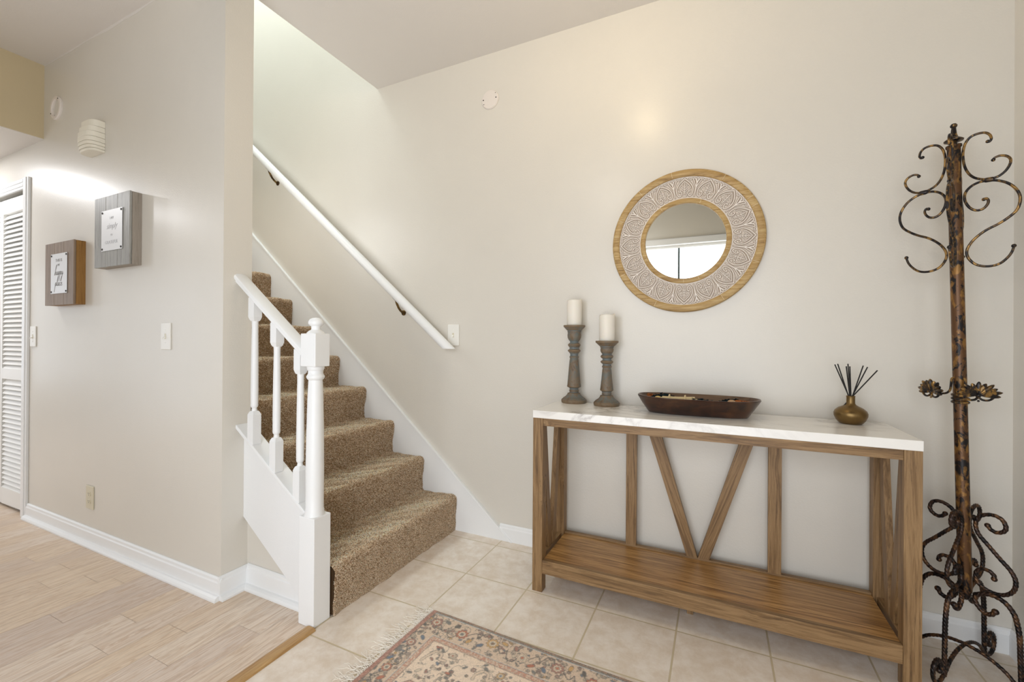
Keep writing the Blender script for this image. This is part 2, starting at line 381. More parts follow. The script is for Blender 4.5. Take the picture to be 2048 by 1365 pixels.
def color_attr(me, name, cols, domain='POINT'):
    a = me.color_attributes.new(name, 'FLOAT_COLOR', domain)
    buf = np.ones((len(cols), 4), dtype=np.float32); buf[:, :3] = cols; a.data.foreach_set('color', buf.ravel())
def np_mesh(name, V, Fc, mat, parent=None, smooth=True, nper=4, origin=None):
    me = bpy.data.meshes.new(name); off = np.array(WLOC[parent.name]) if parent is not None else np.array(origin if origin is not None else (0, 0, 0))
    V = np.asarray(V, dtype=np.float32) - off.astype(np.float32); Fc = np.asarray(Fc, dtype=np.int32)
    me.vertices.add(len(V)); me.vertices.foreach_set('co', V.ravel())
    me.loops.add(Fc.size); me.loops.foreach_set('vertex_index', Fc.ravel())
    me.polygons.add(len(Fc)); me.polygons.foreach_set('loop_start', np.arange(len(Fc), dtype=np.int32) * nper)
    me.polygons.foreach_set('loop_total', np.full(len(Fc), nper, dtype=np.int32))
    me.update(calc_edges=True); me.validate()
    if smooth: me.shade_smooth()
    me.materials.append(mat); o = bpy.data.objects.new(name, me); C.objects.link(o)
    if parent is not None: o.parent = parent
    elif origin is not None: o.location = origin
    WLOC[o.name] = Vector(off); return o

# ------------------------------------------------------------------ room shell
struct(MB().box(-1.40, XR, YF, D, -0.03, 0.0).build('floor', M['tile']))
# plank floor: boards run towards the back wall, seams measured from the place
def plank_floor():
    V = []; Fc = []; cols = []
    W = 0.1232; x1 = -1.41; seeds = {1: 1.064, 2: 0.827, 3: 0.95, 4: 0.766, 5: 0.90, 6: 0.55, 7: 0.776, 8: 1.02, 9: 0.972, 10: 0.858, 13: 0.927}
    k = 0; xa = x1
    xs = [-1.41, -1.54]
    while xs[-1] > XL: xs.append(xs[-1] - W)
    r = random.Random(3)
    for k in range(len(xs) - 1):
        hi, lo = xs[k] - 0.0004, max(xs[k + 1], XL) + 0.0004
        y = seeds.get(k, r.uniform(0.2, 1.0)); cuts = [y]
        while cuts[-1] > YF: cuts.append(cuts[-1] - r.uniform(0.35, 1.0))
        cuts = [1.27] + cuts; cuts[-1] = YF
        for a, b in zip(cuts, cuts[1:]):
            n = len(V); V += [(lo, b + 0.0004, 0), (hi, b + 0.0004, 0), (hi, a - 0.0004, 0), (lo, a - 0.0004, 0)]; Fc.append((n, n + 1, n + 2, n + 3))
            cols += [(r.random(), r.random(), 0)] * 4
    n = len(V); V += [(XL, YF, -0.0012), (-1.40, YF, -0.0012), (-1.40, 1.27, -0.0012), (XL, 1.27, -0.0012)]; Fc.append((n, n + 1, n + 2, n + 3)); cols += [(0, 0, 0)] * 4
    o = np_mesh('floor_wood', V, Fc, M['plank'], smooth=False); color_attr(o.data, 'tint', np.array(cols)); return struct(o)
plank_floor()
struct(MB().prism([(-1.415, 0), (-1.365, 0), (-1.368, 0.007), (-1.378, 0.011), (-1.402, 0.011), (-1.412, 0.007)], 'y', YF, 1.168).build('trim_threshold', M['thresh'], bevel=0.001))

# back wall (tall part beside the stairwell), right, front, left
struct(MB().box(-6.4, XR + 0.12, D, D + 0.12, 0, 5.2).build('wall_back', M['wall']))
struct(MB().box(XR, XR + 0.12, YF - 0.12, D, 0, H).build('wall_right', M['wall']))
# front wall with glass door and living-room windows
def wall_with_holes(name, x0, x1, z0, z1, holes, y0, y1, mat):
    m = MB(); xs = sorted({x0, x1, *[h[0] for h in holes], *[h[1] for h in holes]})
    for a, b in zip(xs, xs[1:]):
        hs = [h for h in holes if h[0] <= a + 1e-6 and h[1] >= b - 1e-6]
        zz = z0
        for h in sorted(hs, key=lambda q: q[2]):
            if h[2] > zz: m.box(a, b, y0, y1, zz, h[2])
            zz = h[3]
        if zz < z1: m.box(a, b, y0, y1, zz, z1)
    return m.build(name, mat)
HF = [(-1.35, 0.65, 0.0, 2.22), (-3.7, -2.4, 0.6, 2.0), (-7.1, -5.5, 0.0, 2.05)]
struct(wall_with_holes('wall_front', XL, XR, 0, H, HF, YF - 0.12, YF, M['wall']))
def window(n, h, bars):
    x0, x1, z0, z1 = h
    m = MB(); t = 0.07
    for a in ((x0 - t, x0, z0, z1 + t), (x1, x1 + t, z0, z1 + t), (x0, x1, z1, z1 + t)): m.box(a[0], a[1], YF, YF + 0.018, a[2], a[3])
    if z0 > 0.1: m.box(x0 - t, x1 + t, YF, YF + 0.03, z0 - t, z0)
    fr = struct(m.build('window_%d' % n, M['trim'], bevel=0.002))
    p = MB()
    for a in ((x0, x0 + 0.03), (x1 - 0.03, x1)): p.box(a[0], a[1], YF - 0.09, YF - 0.05, z0, z1)
    p.box(x0, x1, YF - 0.09, YF - 0.05, z1 - 0.03, z1); p.box(x0, x1, YF - 0.09, YF - 0.05, z0, z0 + 0.04)
    p.build('sash', M['trim'], fr)
    for b in bars: MB().box(b - 0.011, b + 0.011, YF - 0.085, YF - 0.055, z0 + 0.04, z1 - 0.03).build('glazing_bar', M['frame_dark'], fr)
    MB().box(x0, x1, YF - 0.072, YF - 0.068, z0, z1).build('glass_pane', M['glass'], fr)
window(1, HF[0], [-0.40]); window(2, HF[1], [-3.05]); window(3, HF[2], [-6.3])
fl = MB()
for q in ((YF - 0.12, -0.6, 0, H), (0.8, YS, 0, H), (-0.6, 0.8, 0, 0.45), (-0.6, 0.8, 2.05, H)): fl.box(XL - 0.12, XL, *q)
struct(fl.build('wall_far_left', M['wall']))
fr4 = MB()
for q in ((-0.6, -0.55, 0.45, 2.05), (0.75, 0.8, 0.45, 2.05), (-0.55, 0.75, 0.45, 0.50), (-0.55, 0.75, 2.0, 2.05), (-0.55, 0.75, 1.23, 1.27)): fr4.box(XL - 0.08, XL - 0.04, *q)
struct(fr4.build('window_4', M['trim']))
# left wall block, with closet opening (x -4.60..-3.88)
wl_ = MB(); wl_.box(-3.875, XW, YW, YS, 0, H); wl_.box(XL, -4.64, YW, YS, 0, H); wl_.box(-4.64, -3.875, YW, YS, 2.035, H)
struct(wl_.build('wall_left', M['wall']))
struct(MB().box(-6.4, XW, YS - 0.10, YS, H, 5.2).build('wall_stairwell', M['upper']))
struct(MB().box(-6.52, -6.4, YS - 0.1, D + 0.12, 0, 5.2).build('wall_stair_head', M['upper']))
struct(MB().box(XO, XO + 0.1, YS, D, H + 0.25, 5.2).build('wall_upper_right', M['upper']))
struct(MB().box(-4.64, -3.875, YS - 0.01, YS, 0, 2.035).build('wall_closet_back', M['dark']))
# ceilings
cm = MB(); cm.box(XS, XO, YF, YW + 0.001, H, H + 0.25); cm.box(XO - 0.001, XR, YF, YS, H, H + 0.2499); cm.box(XO, XR, YF, D, H, H + 0.25)
struct(cm.build('ceiling', M['ceiling']))
struct(MB().box(XL, XS, YF, YW, ZS, ZS + 0.44).build('ceiling_soffit', M['tan']))
struct(MB().box(XL, XS - 0.001, YF, YW, ZS - 0.004, ZS).build('ceiling_lower', M['ceiling']))
struct(MB().box(-6.4, XO + 0.1, YS - 0.1, D + 0.12, 5.2, 5.3).build('ceiling_upstairs', M['ceiling']))
# wavy brushed edge where the wall colour meets the ceiling on the left wall
wv = [(-3.60, 0.0)]
ph = [(XS, .004), (-3.3, .010), (-3.1, .006), (-2.9, .018), (-2.72, .012), (-2.62, .016), (-2.5, .006), (-2.3, .010), (-2.1, .004), (XW, .008)]
bm_ = MB(); bm_.prism([(x, H + 0.001) for x, _ in reversed(ph)] + [(x, H - d) for x, d in ph], 'y', YW - 0.0008, YW + 0.002)
struct(bm_.build('trim_ceiling_paint_edge', M['ceiling']))

# ------------------------------------------------------------------ baseboards and skirt
def baseboard(name, poly, path_axis, a, b, flip=False):
    return struct(MB().prism(poly, path_axis, a, b).build(name, M['trim'], bevel=0.0008))
def bprof(y, s=-1, shoe=True, hh=0.088):
    p = [(y, 0), (y + s * 0.013, 0)] if not shoe else [(y, 0), (y + s * 0.034, 0), (y + s * 0.034, 0.008), (y + s * 0.030, 0.016), (y + s * 0.022, 0.021), (y + s * 0.014, 0.023)]
    p += [(y + s * 0.013, hh - 0.022), (y + s * 0.010, hh - 0.016), (y + s * 0.009, hh - 0.006), (y + s * 0.004, hh), (y, hh)]
    return p
baseboard('baseboard_left', bprof(YW, hh=0.090), 'x', -3.815, XW + 0.013)
baseboard('baseboard_wall_end', [(p[0], p[1]) for p in bprof(XW, 1, hh=0.098)], 'y', YW - 0.013, YS - 0.012)
baseboard('baseboard_knee', bprof(1.252, hh=0.104), 'x', XW + 0.011, -1.468)
baseboard('baseboard_back', bprof(D, shoe=False, hh=0.090), 'x', -1.085, XR)
baseboard('baseboard_right', [(p[0], p[1]) for p in bprof(XR, -1, shoe=False, hh=0.090)], 'y', YF, D)
# skirt board beside the stairs on the back wall
sk = lambda x, c: 0.004 + 0.8625 * (c - x)
struct(MB().prism([(-1.02, 0.0), (-1.026, 0.010), (-4.55, sk(-4.55, -1.02)), (-4.55, sk(-4.55, -1.02) - 0.75), (-1.42, 0.0)], 'y', D - 0.014, D).build('trim_stair_skirt', M['trim']))
struct(MB().prism([(-1.02, 0.0), (-1.005, 0.0), (-4.55, sk(-4.55, -1.005)), (-4.55, sk(-4.55, -1.02) - 0.006), (-1.026, 0.004)], 'y', D - 0.019, D).build('trim_skirt_cap', M['trim'], bevel=0.002))

# knee wall and white stringer board under the balustrade
struct(MB().prism([(XW, 0), (-1.40, 0), (-1.40, 0.36), (XW, 0.70)], 'y', 1.252, 1.2575).build('wall_knee', M['wall']))
CS = 0.70      # cap slope
capz = lambda x: 0.727 + CS * (-1.895 - x)
struct(MB().prism([(XW, capz(XW) - 0.018), (-1.468, capz(-1.468) - 0.018), (-1.468, 0.02), (-1.530, 0.045), (XW, 0.315)], 'y', 1.232, 1.2525).build('trim_stringer', M['trim'], bevel=0.0015))

# ------------------------------------------------------------------ carpeted stairs
RUN, RISE, X0, NS = 0.2335, 0.1985, -1.377, 15
def stairs():
    st = thing('staircase', (X0, 1.7, 0), 'straight flight of stairs covered in brown frieze carpet along the wall', 'staircase')
    y0, y1 = 1.2585, D - 0.0145
    prof = [(X0, 0.0)]
    for k in range(NS):
        x = X0 - RUN * k; z = RISE * (k + 1)
        prof += [(x, z - 0.15), (x + 0.010, z - 0.045)]
        r = 0.030; cx, cz = x + 0.013 - r, z - r + 0.004
        prof += [(cx + r * math.cos(a), cz + r * math.sin(a)) for a in (-0.3, 0.0, 0.3, 0.6, 0.9, 1.2, math.pi / 2)]
        if k < NS - 1: prof += [(x - RUN * 0.5, z + 0.001), (x - RUN + 0.012, z), (x - RUN + 0.001, z + 0.012)]
    prof += [(-6.4, RISE * NS)]
    P = np.array(prof)
    # resample
    seg = np.hypot(*np.diff(P, axis=0).T); L = np.concatenate([[0], np.cumsum(seg)])
    vis = L[min(len(L) - 1, 1 + 12 * 9 + 4)]
    s_ = np.arange(0, L[-1] - 2.5, 0.012); px = np.interp(s_, L, P[:, 0]); pz = np.interp(s_, L, P[:, 1])
    ys = np.linspace(y0, y1, 60)
    tx = np.gradient(px); tz = np.gradient(pz); nn = np.hypot(tx, tz); nx, nz = -tz / nn * -1, tx / nn * -1
    nx, nz = tz / nn, -tx / nn
    lump = lambda a, b: 0.0022 * (np.sin(a * 31 + 2 * np.sin(b * 13)) + np.sin(b * 41 + 3 * np.sin(a * 9)) + 0.7 * np.sin(a * 73 + b * 61))
    SS, YY = np.meshgrid(s_, ys, indexing='ij'); disp = lump(SS, YY)
    X = px[:, None] + nx[:, None] * disp; Z = pz[:, None] + nz[:, None] * disp
    # round the carpet's right edge towards the skirt and floor contact
    YY2 = np.where(X < -1.885, np.maximum(YY, 1.2645), YY); V = np.stack([X, YY2, np.maximum(Z, 0.0)], -1).reshape(-1, 3)
    n, m = len(s_), len(ys); I = np.arange(n * m).reshape(n, m)
    Fq = np.stack([I[:-1, :-1], I[:-1, 1:], I[1:, 1:], I[1:, :-1]], -1).reshape(-1, 4)
    base = np.array(srgb(150, 124, 96)[:3])
    o = np_mesh('carpet_backing', V, Fq, M['carpet'], st); color_attr(o.data, 'tint', np.tile(base, (len(V), 1)))
    # pile: short leaning tufts
    r = np.random.default_rng(5)
    Ls = L[:]; lim = L[2 + 13 * 9] if len(L) > 2 + 13 * 9 else L[-1]
    dens_len = []; area_w = (y1 - y0)
    N = int(lim * area_w / (0.0034 ** 2))
    ss = r.uniform(0.0, 1.0, N) ** 1.25 * lim; yy = r.uniform(y0, y1, N)
    ax = np.interp(ss, s_, px); az = np.interp(ss, s_, pz); anx = np.interp(ss, s_, nx); anz = np.interp(ss, s_, nz)
    q = np.hypot(anx, anz); anx /= q; anz /= q; dd = lump(ss, yy) - 0.001
    base_p = np.stack([ax + anx * dd, yy, az + anz * dd], -1)
    Nn = np.stack([anx, np.zeros(N), anz], -1)
    rv = r.normal(size=(N, 3)); rv -= (rv * Nn).sum(1)[:, None] * Nn; rv /= np.linalg.norm(rv, axis=1)[:, None]
    bt = np.cross(Nn, rv); ln = r.uniform(0.0040, 0.0062, N)[:, None]; w_ = r.uniform(0.0011, 0.0017, N)[:, None]
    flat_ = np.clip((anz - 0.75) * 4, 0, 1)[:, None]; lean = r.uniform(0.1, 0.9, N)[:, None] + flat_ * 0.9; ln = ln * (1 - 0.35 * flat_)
    tip = base_p + Nn * ln + rv * ln * lean
    mid = base_p + Nn * ln * 0.6 + rv * ln * lean * 0.3
    a0 = base_p + bt * w_; a1 = base_p - bt * w_; a2 = base_p + rv * w_; 
    V = np.stack([a0, a1, a2, tip + bt * w_ * .7, tip - bt * w_ * .7, tip + rv * w_ * .8], 1)
    V[:, :, 1] = np.clip(V[:, :, 1], np.where(V[:, :, 0] < -1.885, 1.264, y0 - 0.001), y1); V[:, :, 2] = np.maximum(V[:, :, 2], 0.0005); V = V.reshape(-1, 3)
    b = (np.arange(N) * 6)[:, None]
    F3 = np.concatenate([b + np.array([[0, 1, 4, 3]]), b + np.array([[1, 2, 5, 4]]), b + np.array([[2, 0, 3, 5]]), b + np.array([[3, 4, 5, 5]])])
    F4 = np.concatenate([b + np.array([[0, 1, 4]]), b + np.array([[0, 4, 3]]), b + np.array([[1, 2, 5]]), b + np.array([[1, 5, 4]]), b + np.array([[2, 0, 3]]), b + np.array([[2, 3, 5]]), b + np.array([[3, 4, 5]])])
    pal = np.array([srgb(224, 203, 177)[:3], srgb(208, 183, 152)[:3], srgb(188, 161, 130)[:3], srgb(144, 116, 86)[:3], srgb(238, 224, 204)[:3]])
    pal = pal; ci = r.choice(5, N, p=[.27, .3, .2, .11, .12]); tread_light = 1.02 + 0.46 * flat_ * np.exp(-((yy[:, None] - (y0 + y1) / 2) / 0.45) ** 4) * (0.7 + 0.3 * np.sin(yy[:, None] * 17 + ss[:, None] * 23)); col = np.minimum(pal[ci] * tread_light * r.uniform(.95, 1.22, (N, 1)), .92)  # treads paler: light from above painted into the pile colour
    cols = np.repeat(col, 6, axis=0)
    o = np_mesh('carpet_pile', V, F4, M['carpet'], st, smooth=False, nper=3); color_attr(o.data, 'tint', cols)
    # solid body beneath so that light does not leak
    body = [(X0 - 0.01, 0)]
    for k in range(NS): body += [(X0 - 0.012 - RUN * k, RISE * (k + 1) - 0.012), (X0 - 0.012 - RUN * (k + 1), RISE * (k + 1) - 0.012)]
    body += [(-6.39, RISE * NS - 0.012), (-6.39, RISE * NS - 0.4), (-4.9, RISE * NS - 0.4), (X0 - 0.5, 0)]
    MB().prism(body, 'y', 1.2645, y1).build('stair_body', M['carpet_under'], st)
stairs()

# ------------------------------------------------------------------ balustrade
def balustrade():
    t = thing('balustrade', (-1.68, 1.23, 0.30), 'white painted balustrade with turned balusters, sloping handrail and square newel post', 'railing')
    # cap board on the stringer
    MB().prism([(XW, capz(XW)), (-1.462, capz(-1.462)), (-1.462, capz(-1.462) - 0.018), (XW, capz(XW) - 0.018)], 'y', 1.194, 1.268).build('cap_board', M['trim'], t, bevel=0.003)
    # handrail, moulded profile swept down the slope
    RS = 0.762; rz = lambda x: 1.392 + RS * (-1.899 - x)
    prof = [(-0.020, -0.034), (-0.024, -0.028), (-0.024, -0.020), (-0.030, -0.014), (-0.031, 0.0), (-0.028, 0.008), (-0.018, 0.014), (0.0, 0.017), (0.018, 0.014), (0.028, 0.008), (0.031, 0.0), (0.030, -0.014), (0.024, -0.020), (0.024, -0.028), (0.020, -0.034)]
    yc = 1.214; v = []; n = len(prof)
    for x in (XW, -1.462): v += [(x, yc + a, rz(x) - 0.014 + b * 0.83) for a, b in prof]
    MB().add(v, [tuple(range(n)), tuple(range(2 * n - 1, n - 1, -1))] + [(i, i + n, (i + 1) % n + n, (i + 1) % n) for i in range(n)]).build('handrail', M['trim'], t, auto=True)
    MB().prism([(XW + 0.001, capz(XW) + 0.3), (XW + 0.001, capz(XW) + 0.3)][:0] or [(XW, 1.38), (XW + 0.012, 1.37), (XW + 0.012, 1.28), (XW, 1.29)], 'y', 1.186, 1.243)
    # balusters
    def baluster(x):
        zb = capz(x) - 0.010; zt = rz(x) - 0.036; a = 0.0185; m = MB(); y = 1.215
        z1 = zb + 0.138; z2 = zt - 0.095
        def sq(z0, za, zc, zd):
            # square block with rounded-off shoulders
            pass
        m.box(x - a, x + a, y - a, y + a, zb, z1 - 0.012); m.box(x - a, x + a, y - a, y + a, z2 + 0.012, zt)
        c4 = a * math.sqrt(2)
        m.lathe([(c4, z1 - 0.012), (c4 * .80, z1 - 0.002), (c4 * .60, z1 + 0.004)], (x, y, 0), 4, math.pi / 4)
        m.lathe([(c4 * .62, z2 - 0.006), (c4 * .82, z2), (c4, z2 + 0.012)], (x, y, 0), 4, math.pi / 4)
        L = z2 - z1
        pf = [(0.012, z1), (0.0105, z1 + 0.010), (0.0095, z1 + 0.016), (0.0135, z1 + 0.022), (0.0150, z1 + 0.028), (0.0145, z1 + 0.034), (0.0150, z1 + 0.10), (0.0140, z1 + L * .6), (0.0125, z2 - 0.03), (0.0130, z2 - 0.006), (0.0135, z2)]
        m.lathe(pf, (x, y, 0), 20); return m.build('baluster', M['trim'], t, auto=True)
    for x in (-1.803, -1.660, -1.517): baluster(x)
    # newel post
    cx, cy = -1.4235, 1.2075; a = 0.0405
    nw = MB().box(cx - 0.0415, cx + 0.0415, 1.170, 1.2495, 0.0, 0.418).build('newel_base', M['trim'], t, bevel=0.003)
    c = MB(); c.lathe([(0.038, 0.416), (0.0385, 0.422), (0.035, 0.429), (0.0355, 0.436), (0.033, 0.442), (0.0330, 0.50), (0.0335, 0.60), (0.0315, 0.75), (0.0285, 0.88), (0.0262, 0.935),
        (0.0255, 0.945), (0.029, 0.948), (0.033, 0.954), (0.0335, 0.960), (0.030, 0.966), (0.0275, 0.970), (0.0275, 0.982), (0.030, 0.985), (0.0315, 0.990), (0.033, 1.001)], (cx, cy, 0), 36)
    c.build('newel_column', M['trim'], t, auto=True)
    MB().box(cx - a, cx + a, 1.170, 1.240, 0.999, 1.127).build('newel_block', M['trim'], t, bevel=0.003)
    f = MB(); f.lathe([(0.033, 1.1245), (0.034, 1.1295), (0.026, 1.1375), (0.018, 1.1415), (0.0165, 1.1485), (0.018, 1.1565), (0.026, 1.1615), (0.0285, 1.1665), (0.028, 1.1745), (0.022, 1.1835), (0.012, 1.1885), (0, 1.1905)], (cx, cy, 0), 32)
    f.build('newel_finial', M['trim'], t, auto=True)
balustrade()

# wall-mounted round handrail
def wall_rail():
    t = thing('wall_handrail', (-2.2, D, 1.7), 'long white round handrail on brass brackets sloping along the back wall', 'handrail')
    S = 0.837; zc = lambda x: 1.701 + S * (-2.158 - x)
    r = 0.0275; d = Vector((-1, 0, S)).normalized(); v = []; seg = 24; yc = D - 0.070
    u = Vector((0, 1, 0)); w_ = d.cross(u)
    for end in (0, 1):
        for k in range(seg):
            a = 2 * math.pi * k / seg; off = u * math.cos(a) * 0.0265 + w_ * math.sin(a) * r
            if end == 0:
                p = Vector((-1.45, yc, zc(-1.45))) + off; s = (1.058 - p.z) / d.z; p = p + d * s
            else: p = Vector((-4.3, yc, zc(-4.3))) + off
            v.append(p)
    f = [(k, (k + 1) % seg, (k + 1) % seg + seg, k + seg) for k in range(seg)] + [tuple(reversed(range(seg))), tuple(range(seg, 2 * seg))]
    MB().add(v, f).build('rail', M['trim'], t, auto=True)
    for x in (-1.772, -2.955, -4.1):
        z = zc(x) - 0.026
        b = MB(); b.tube(spline([(x, D - 0.004, z - 0.075), (x, D - 0.02, z - 0.070), (x, D - 0.045, z - 0.052), (x, D - 0.066, z - 0.022), (x, D - 0.073, z - 0.004)], 6), [0.007] * 25, 10)
        b.lathe_y([(0.0001, 0), (0.017, 0), (0.017, 0.003), (0.013, 0.007), (0.0001, 0.008)], (x, D, z - 0.075), 20)
        q = MB(); 
        b.add([(x - 0.022, D - 0.083, z + 0.020 + 0.0), (x + 0.022, D - 0.083, z - 0.017), (x + 0.022, D - 0.063, z - 0.017), (x - 0.022, D - 0.063, z + 0.020),
               (x - 0.022, D - 0.083, z + 0.012), (x + 0.022, D - 0.083, z - 0.025), (x + 0.022, D - 0.063, z - 0.025), (x - 0.022, D - 0.063, z + 0.012)],
              [(0, 1, 2, 3), (4, 7, 6, 5), (0, 4, 5, 1), (1, 5, 6, 2), (2, 6, 7, 3), (3, 7, 4, 0)])
        b.build('bracket', M['brass'], t, auto=True)
wall_rail()

# ------------------------------------------------------------------ wall plates and small fixtures
def switch(name, x, z, y, label, cat='light switch'):
    t = thing(name, (x, y, z), label, cat)
    MB().box(x - 0.039, x + 0.039, y - 0.006, y, z - 0.0625, z + 0.0625).build('plate', M['plastic'], t, bevel=0.003)
    MB().box(x - 0.0055, x + 0.0055, y - 0.0072, y - 0.004, z - 0.0125, z + 0.0125).build('toggle_slot', M['almond'], t)
    MB().add([(x - 0.004, y - 0.006, z - 0.009), (x + 0.004, y - 0.006, z - 0.009), (x + 0.004, y - 0.006, z + 0.002), (x - 0.004, y - 0.006, z + 0.002),
              (x - 0.0035, y - 0.019, z - 0.013), (x + 0.0035, y - 0.019, z - 0.013), (x + 0.0035, y - 0.018, z - 0.007), (x - 0.0035, y - 0.018, z - 0.007)],
             [(0, 1, 2, 3), (4, 7, 6, 5), (0, 4, 5, 1), (1, 5, 6, 2), (2, 6, 7, 3), (3, 7, 4, 0)]).build('toggle', M['plastic'], t, bevel=0.0008)
    for s in (-0.030, 0.030): MB().lathe_y([(0.0001, 0), (0.0032, 0), (0.0028, 0.0014), (0.0001, 0.0016)], (x, y - 0.0058, z + s), 12).build('screw', M['plastic'], t)
switch('light_switch', -1.402, 1.137, D, 'white toggle light switch at the lower end of the wall handrail')
switch('light_switch', -2.323, 1.115, YW, 'white toggle light switch beside the wall corner near the balustrade')
switch('light_switch', -3.760, 1.113, YW, 'white toggle light switch next to the louvered door')
def outlet(x, z, y):
    t = thing('wall_outlet', (x, y, z), 'almond duplex power outlet low on the left wall', 'outlet')
    MB().box(x - 0.040, x + 0.040, y - 0.006, y, z - 0.062, z + 0.062).build('plate', M['almond'], t, bevel=0.003)
    for s in (-0.020, 0.020):
        m = MB(); m.prism([(x + 0.0165 * math.cos(a), z + s + max(-0.0115, min(0.0115, 0.0165 * math.sin(a)))) for a in np.linspace(0, 2 * math.pi, 28, endpoint=False)], 'y', y - 0.0085, y - 0.005)
        r_ = m.build('receptacle', M['almond'], t)
        k = MB(); k.box(x - 0.0075, x - 0.0055, y - 0.0088, y - 0.008, z + s - 0.002, z + s + 0.006); k.box(x + 0.0055, x + 0.0075, y - 0.0088, y - 0.008, z + s - 0.001, z + s + 0.006)
        k.lathe_y([(0.0001, 0), (0.0022, 0), (0.0022, 0.0008), (0.0001, 0.0008)], (x, y - 0.008, z + s - 0.0065), 10)
        k.build('slots', M['dark'], r_)
outlet(-3.036, 0.250, YW)
def cover_disc():
    x, z = -1.167, 2.471
    t = thing('blank_cover_plate', (x, D, z), 'round white blank cover plate high on the back wall', 'cover plate')
    MB().lathe_y([(0.0001, 0), (0.054, 0), (0.054, 0.004), (0.050, 0.009), (0.046, 0.010), (0.0001, 0.011)], (x, D, z), 48).build('disc', M['detector'], t, auto=True)
    for dx, dz, r in ((-0.040, 0.001, .0035), (0.040, 0.001, .0035), (-0.037, -0.024, .0022), (0.036, 0.028, .002)):
        MB().lathe_y([(0.0001, 0), (r, 0), (r, 0.0025), (0.0001, 0.0025)], (x + dx, D - 0.0088, z + dz), 10).build('screw_hole', M['dark'], t)
cover_disc()
def ring():
    x, z = -3.472, 2.440
    t = thing('detector_mounting_ring', (x, YW, z), 'white mounting ring with open centre high on the left wall above the sconce', 'mounting ring')
    MB().lathe_y([(0.046, 0), (0.068, 0), (0.068, 0.006), (0.064, 0.011), (0.050, 0.011), (0.046, 0.006)], (x, YW, z), 48).build('ring', M['detector'], t, auto=True)
    for a in (3.6, 0.9): MB().lathe_y([(0.0001, 0), (0.004, 0), (0.004, 0.002), (0.0001, 0.002)], (x + 0.057 * math.cos(a), YW - 0.0100, z + 0.057 * math.sin(a)), 10).build('screw', M['dark'], t)
ring()
def sconce():
    x0, x1 = -3.062, -2.912; cx = (x0 + x1) / 2; hw = (x1 - x0) / 2
    t = thing('wall_sconce', (cx, YW, 2.07), 'cream ribbed uplight wall sconce mounted above the two plank signs', 'wall lamp')
    tiers = [(2.078, 2.092, .5, .060), (2.092, 2.108, .7, .065), (2.108, 2.126, .85, .069), (2.126, 2.150, .97, .071), (2.150, 2.178, 1.0, .070), (2.178, 2.206, .98, .064), (2.206, 2.240, .96, .055)]
    for i, (z0, z1, fw, dp) in enumerate(tiers):
        fw = 0.94 + fw * 0.06
        pts = []
        for a in np.linspace(0, math.pi, 25):
            # flat side panels, bowed front
            px_ = cx + hw * fw * math.copysign(min(1, abs(math.cos(a)) ** 0.55), math.cos(a)); py_ = YW - 0.018 - (dp - 0.018) * max(0.0, math.sin(a)) ** 0.8
            pts.append((px_, py_))
        pts = [(cx + hw * fw, YW)] + pts + [(cx - hw * fw, YW)]
        MB().prism(pts, 'z', z0 + 0.0012, z1).build('tier', M['plaster'], t, auto=True, bevel=0.0015)
    MB().box(cx - hw * .9, cx + hw * .9, YW - 0.015, YW, 2.082, 2.238).build('back_plate', M['plaster'], t)
sconce()

# ------------------------------------------------------------------ louvered closet door
def louver():
    cs = MB()
    for a in ((-3.885, -3.820), (-4.695, -4.630)): cs.box(a[0], a[1], YW - 0.013, YW, 0, 2.095); cs.box(a[0] + 0.006, a[1] - 0.020, YW - 0.018, YW - 0.012, 0, 2.095)
    cs.box(-4.630, -3.885, YW - 0.013, YW, 2.03, 2.095); cs.box(-4.63, -3.885, YW - 0.017, YW - 0.012, 2.045, 2.06); cs.box(-4.63, -3.885, YW - 0.017, YW - 0.012, 2.07, 2.088)
    struct(cs.build('trim_closet_casing', M['trim'], bevel=0.002))
    d = bpy.data.objects.new('door_1', None); C.objects.link(d); d.location = (-4.25, YW + 0.01, 0); WLOC[d.name] = Vector(d.location); d['kind'] = 'structure'
    y0, y1 = YW + 0.004, YW + 0.034
    for (a, b) in ((-4.286, -3.884), (-4.630, -4.292)):
        sw = 0.030
        fr = MB(); fr.box(a, a + sw, y0, y1, 0.02, 2.005); fr.box(b - sw * .5, b, y0, y1, 0.02, 2.005)
        for z0, z1 in ((0.02, 0.125), (0.835, 0.905), (1.915, 2.005)): fr.box(a + sw, b - sw * .5, y0, y1, z0, z1)
        p = fr.build('panel_frame', M['door'], d, bevel=0.0015)
        s = MB()
        for z0, z1 in ((0.125, 0.835), (0.905, 1.915)):
            n = int((z1 - z0) / 0.0305)
            for i in range(n):
                z = z0 + (i + 0.5) * (z1 - z0) / n
                s.add([(xx, yy, z + zz) for xx in (a + sw, b - sw * .5) for yy, zz in ((y0 + 0.001, -0.020), (y0 + 0.004, -0.023), (y1 - 0.002, 0.019), (y1 - 0.005, 0.022))],
                      [(0, 1, 2, 3), (7, 6, 5, 4), (0, 4, 5, 1), (1, 5, 6, 2), (2, 6, 7, 3), (3, 7, 4, 0)])
        s.build('louver_slats', M['door'], d)
louver()

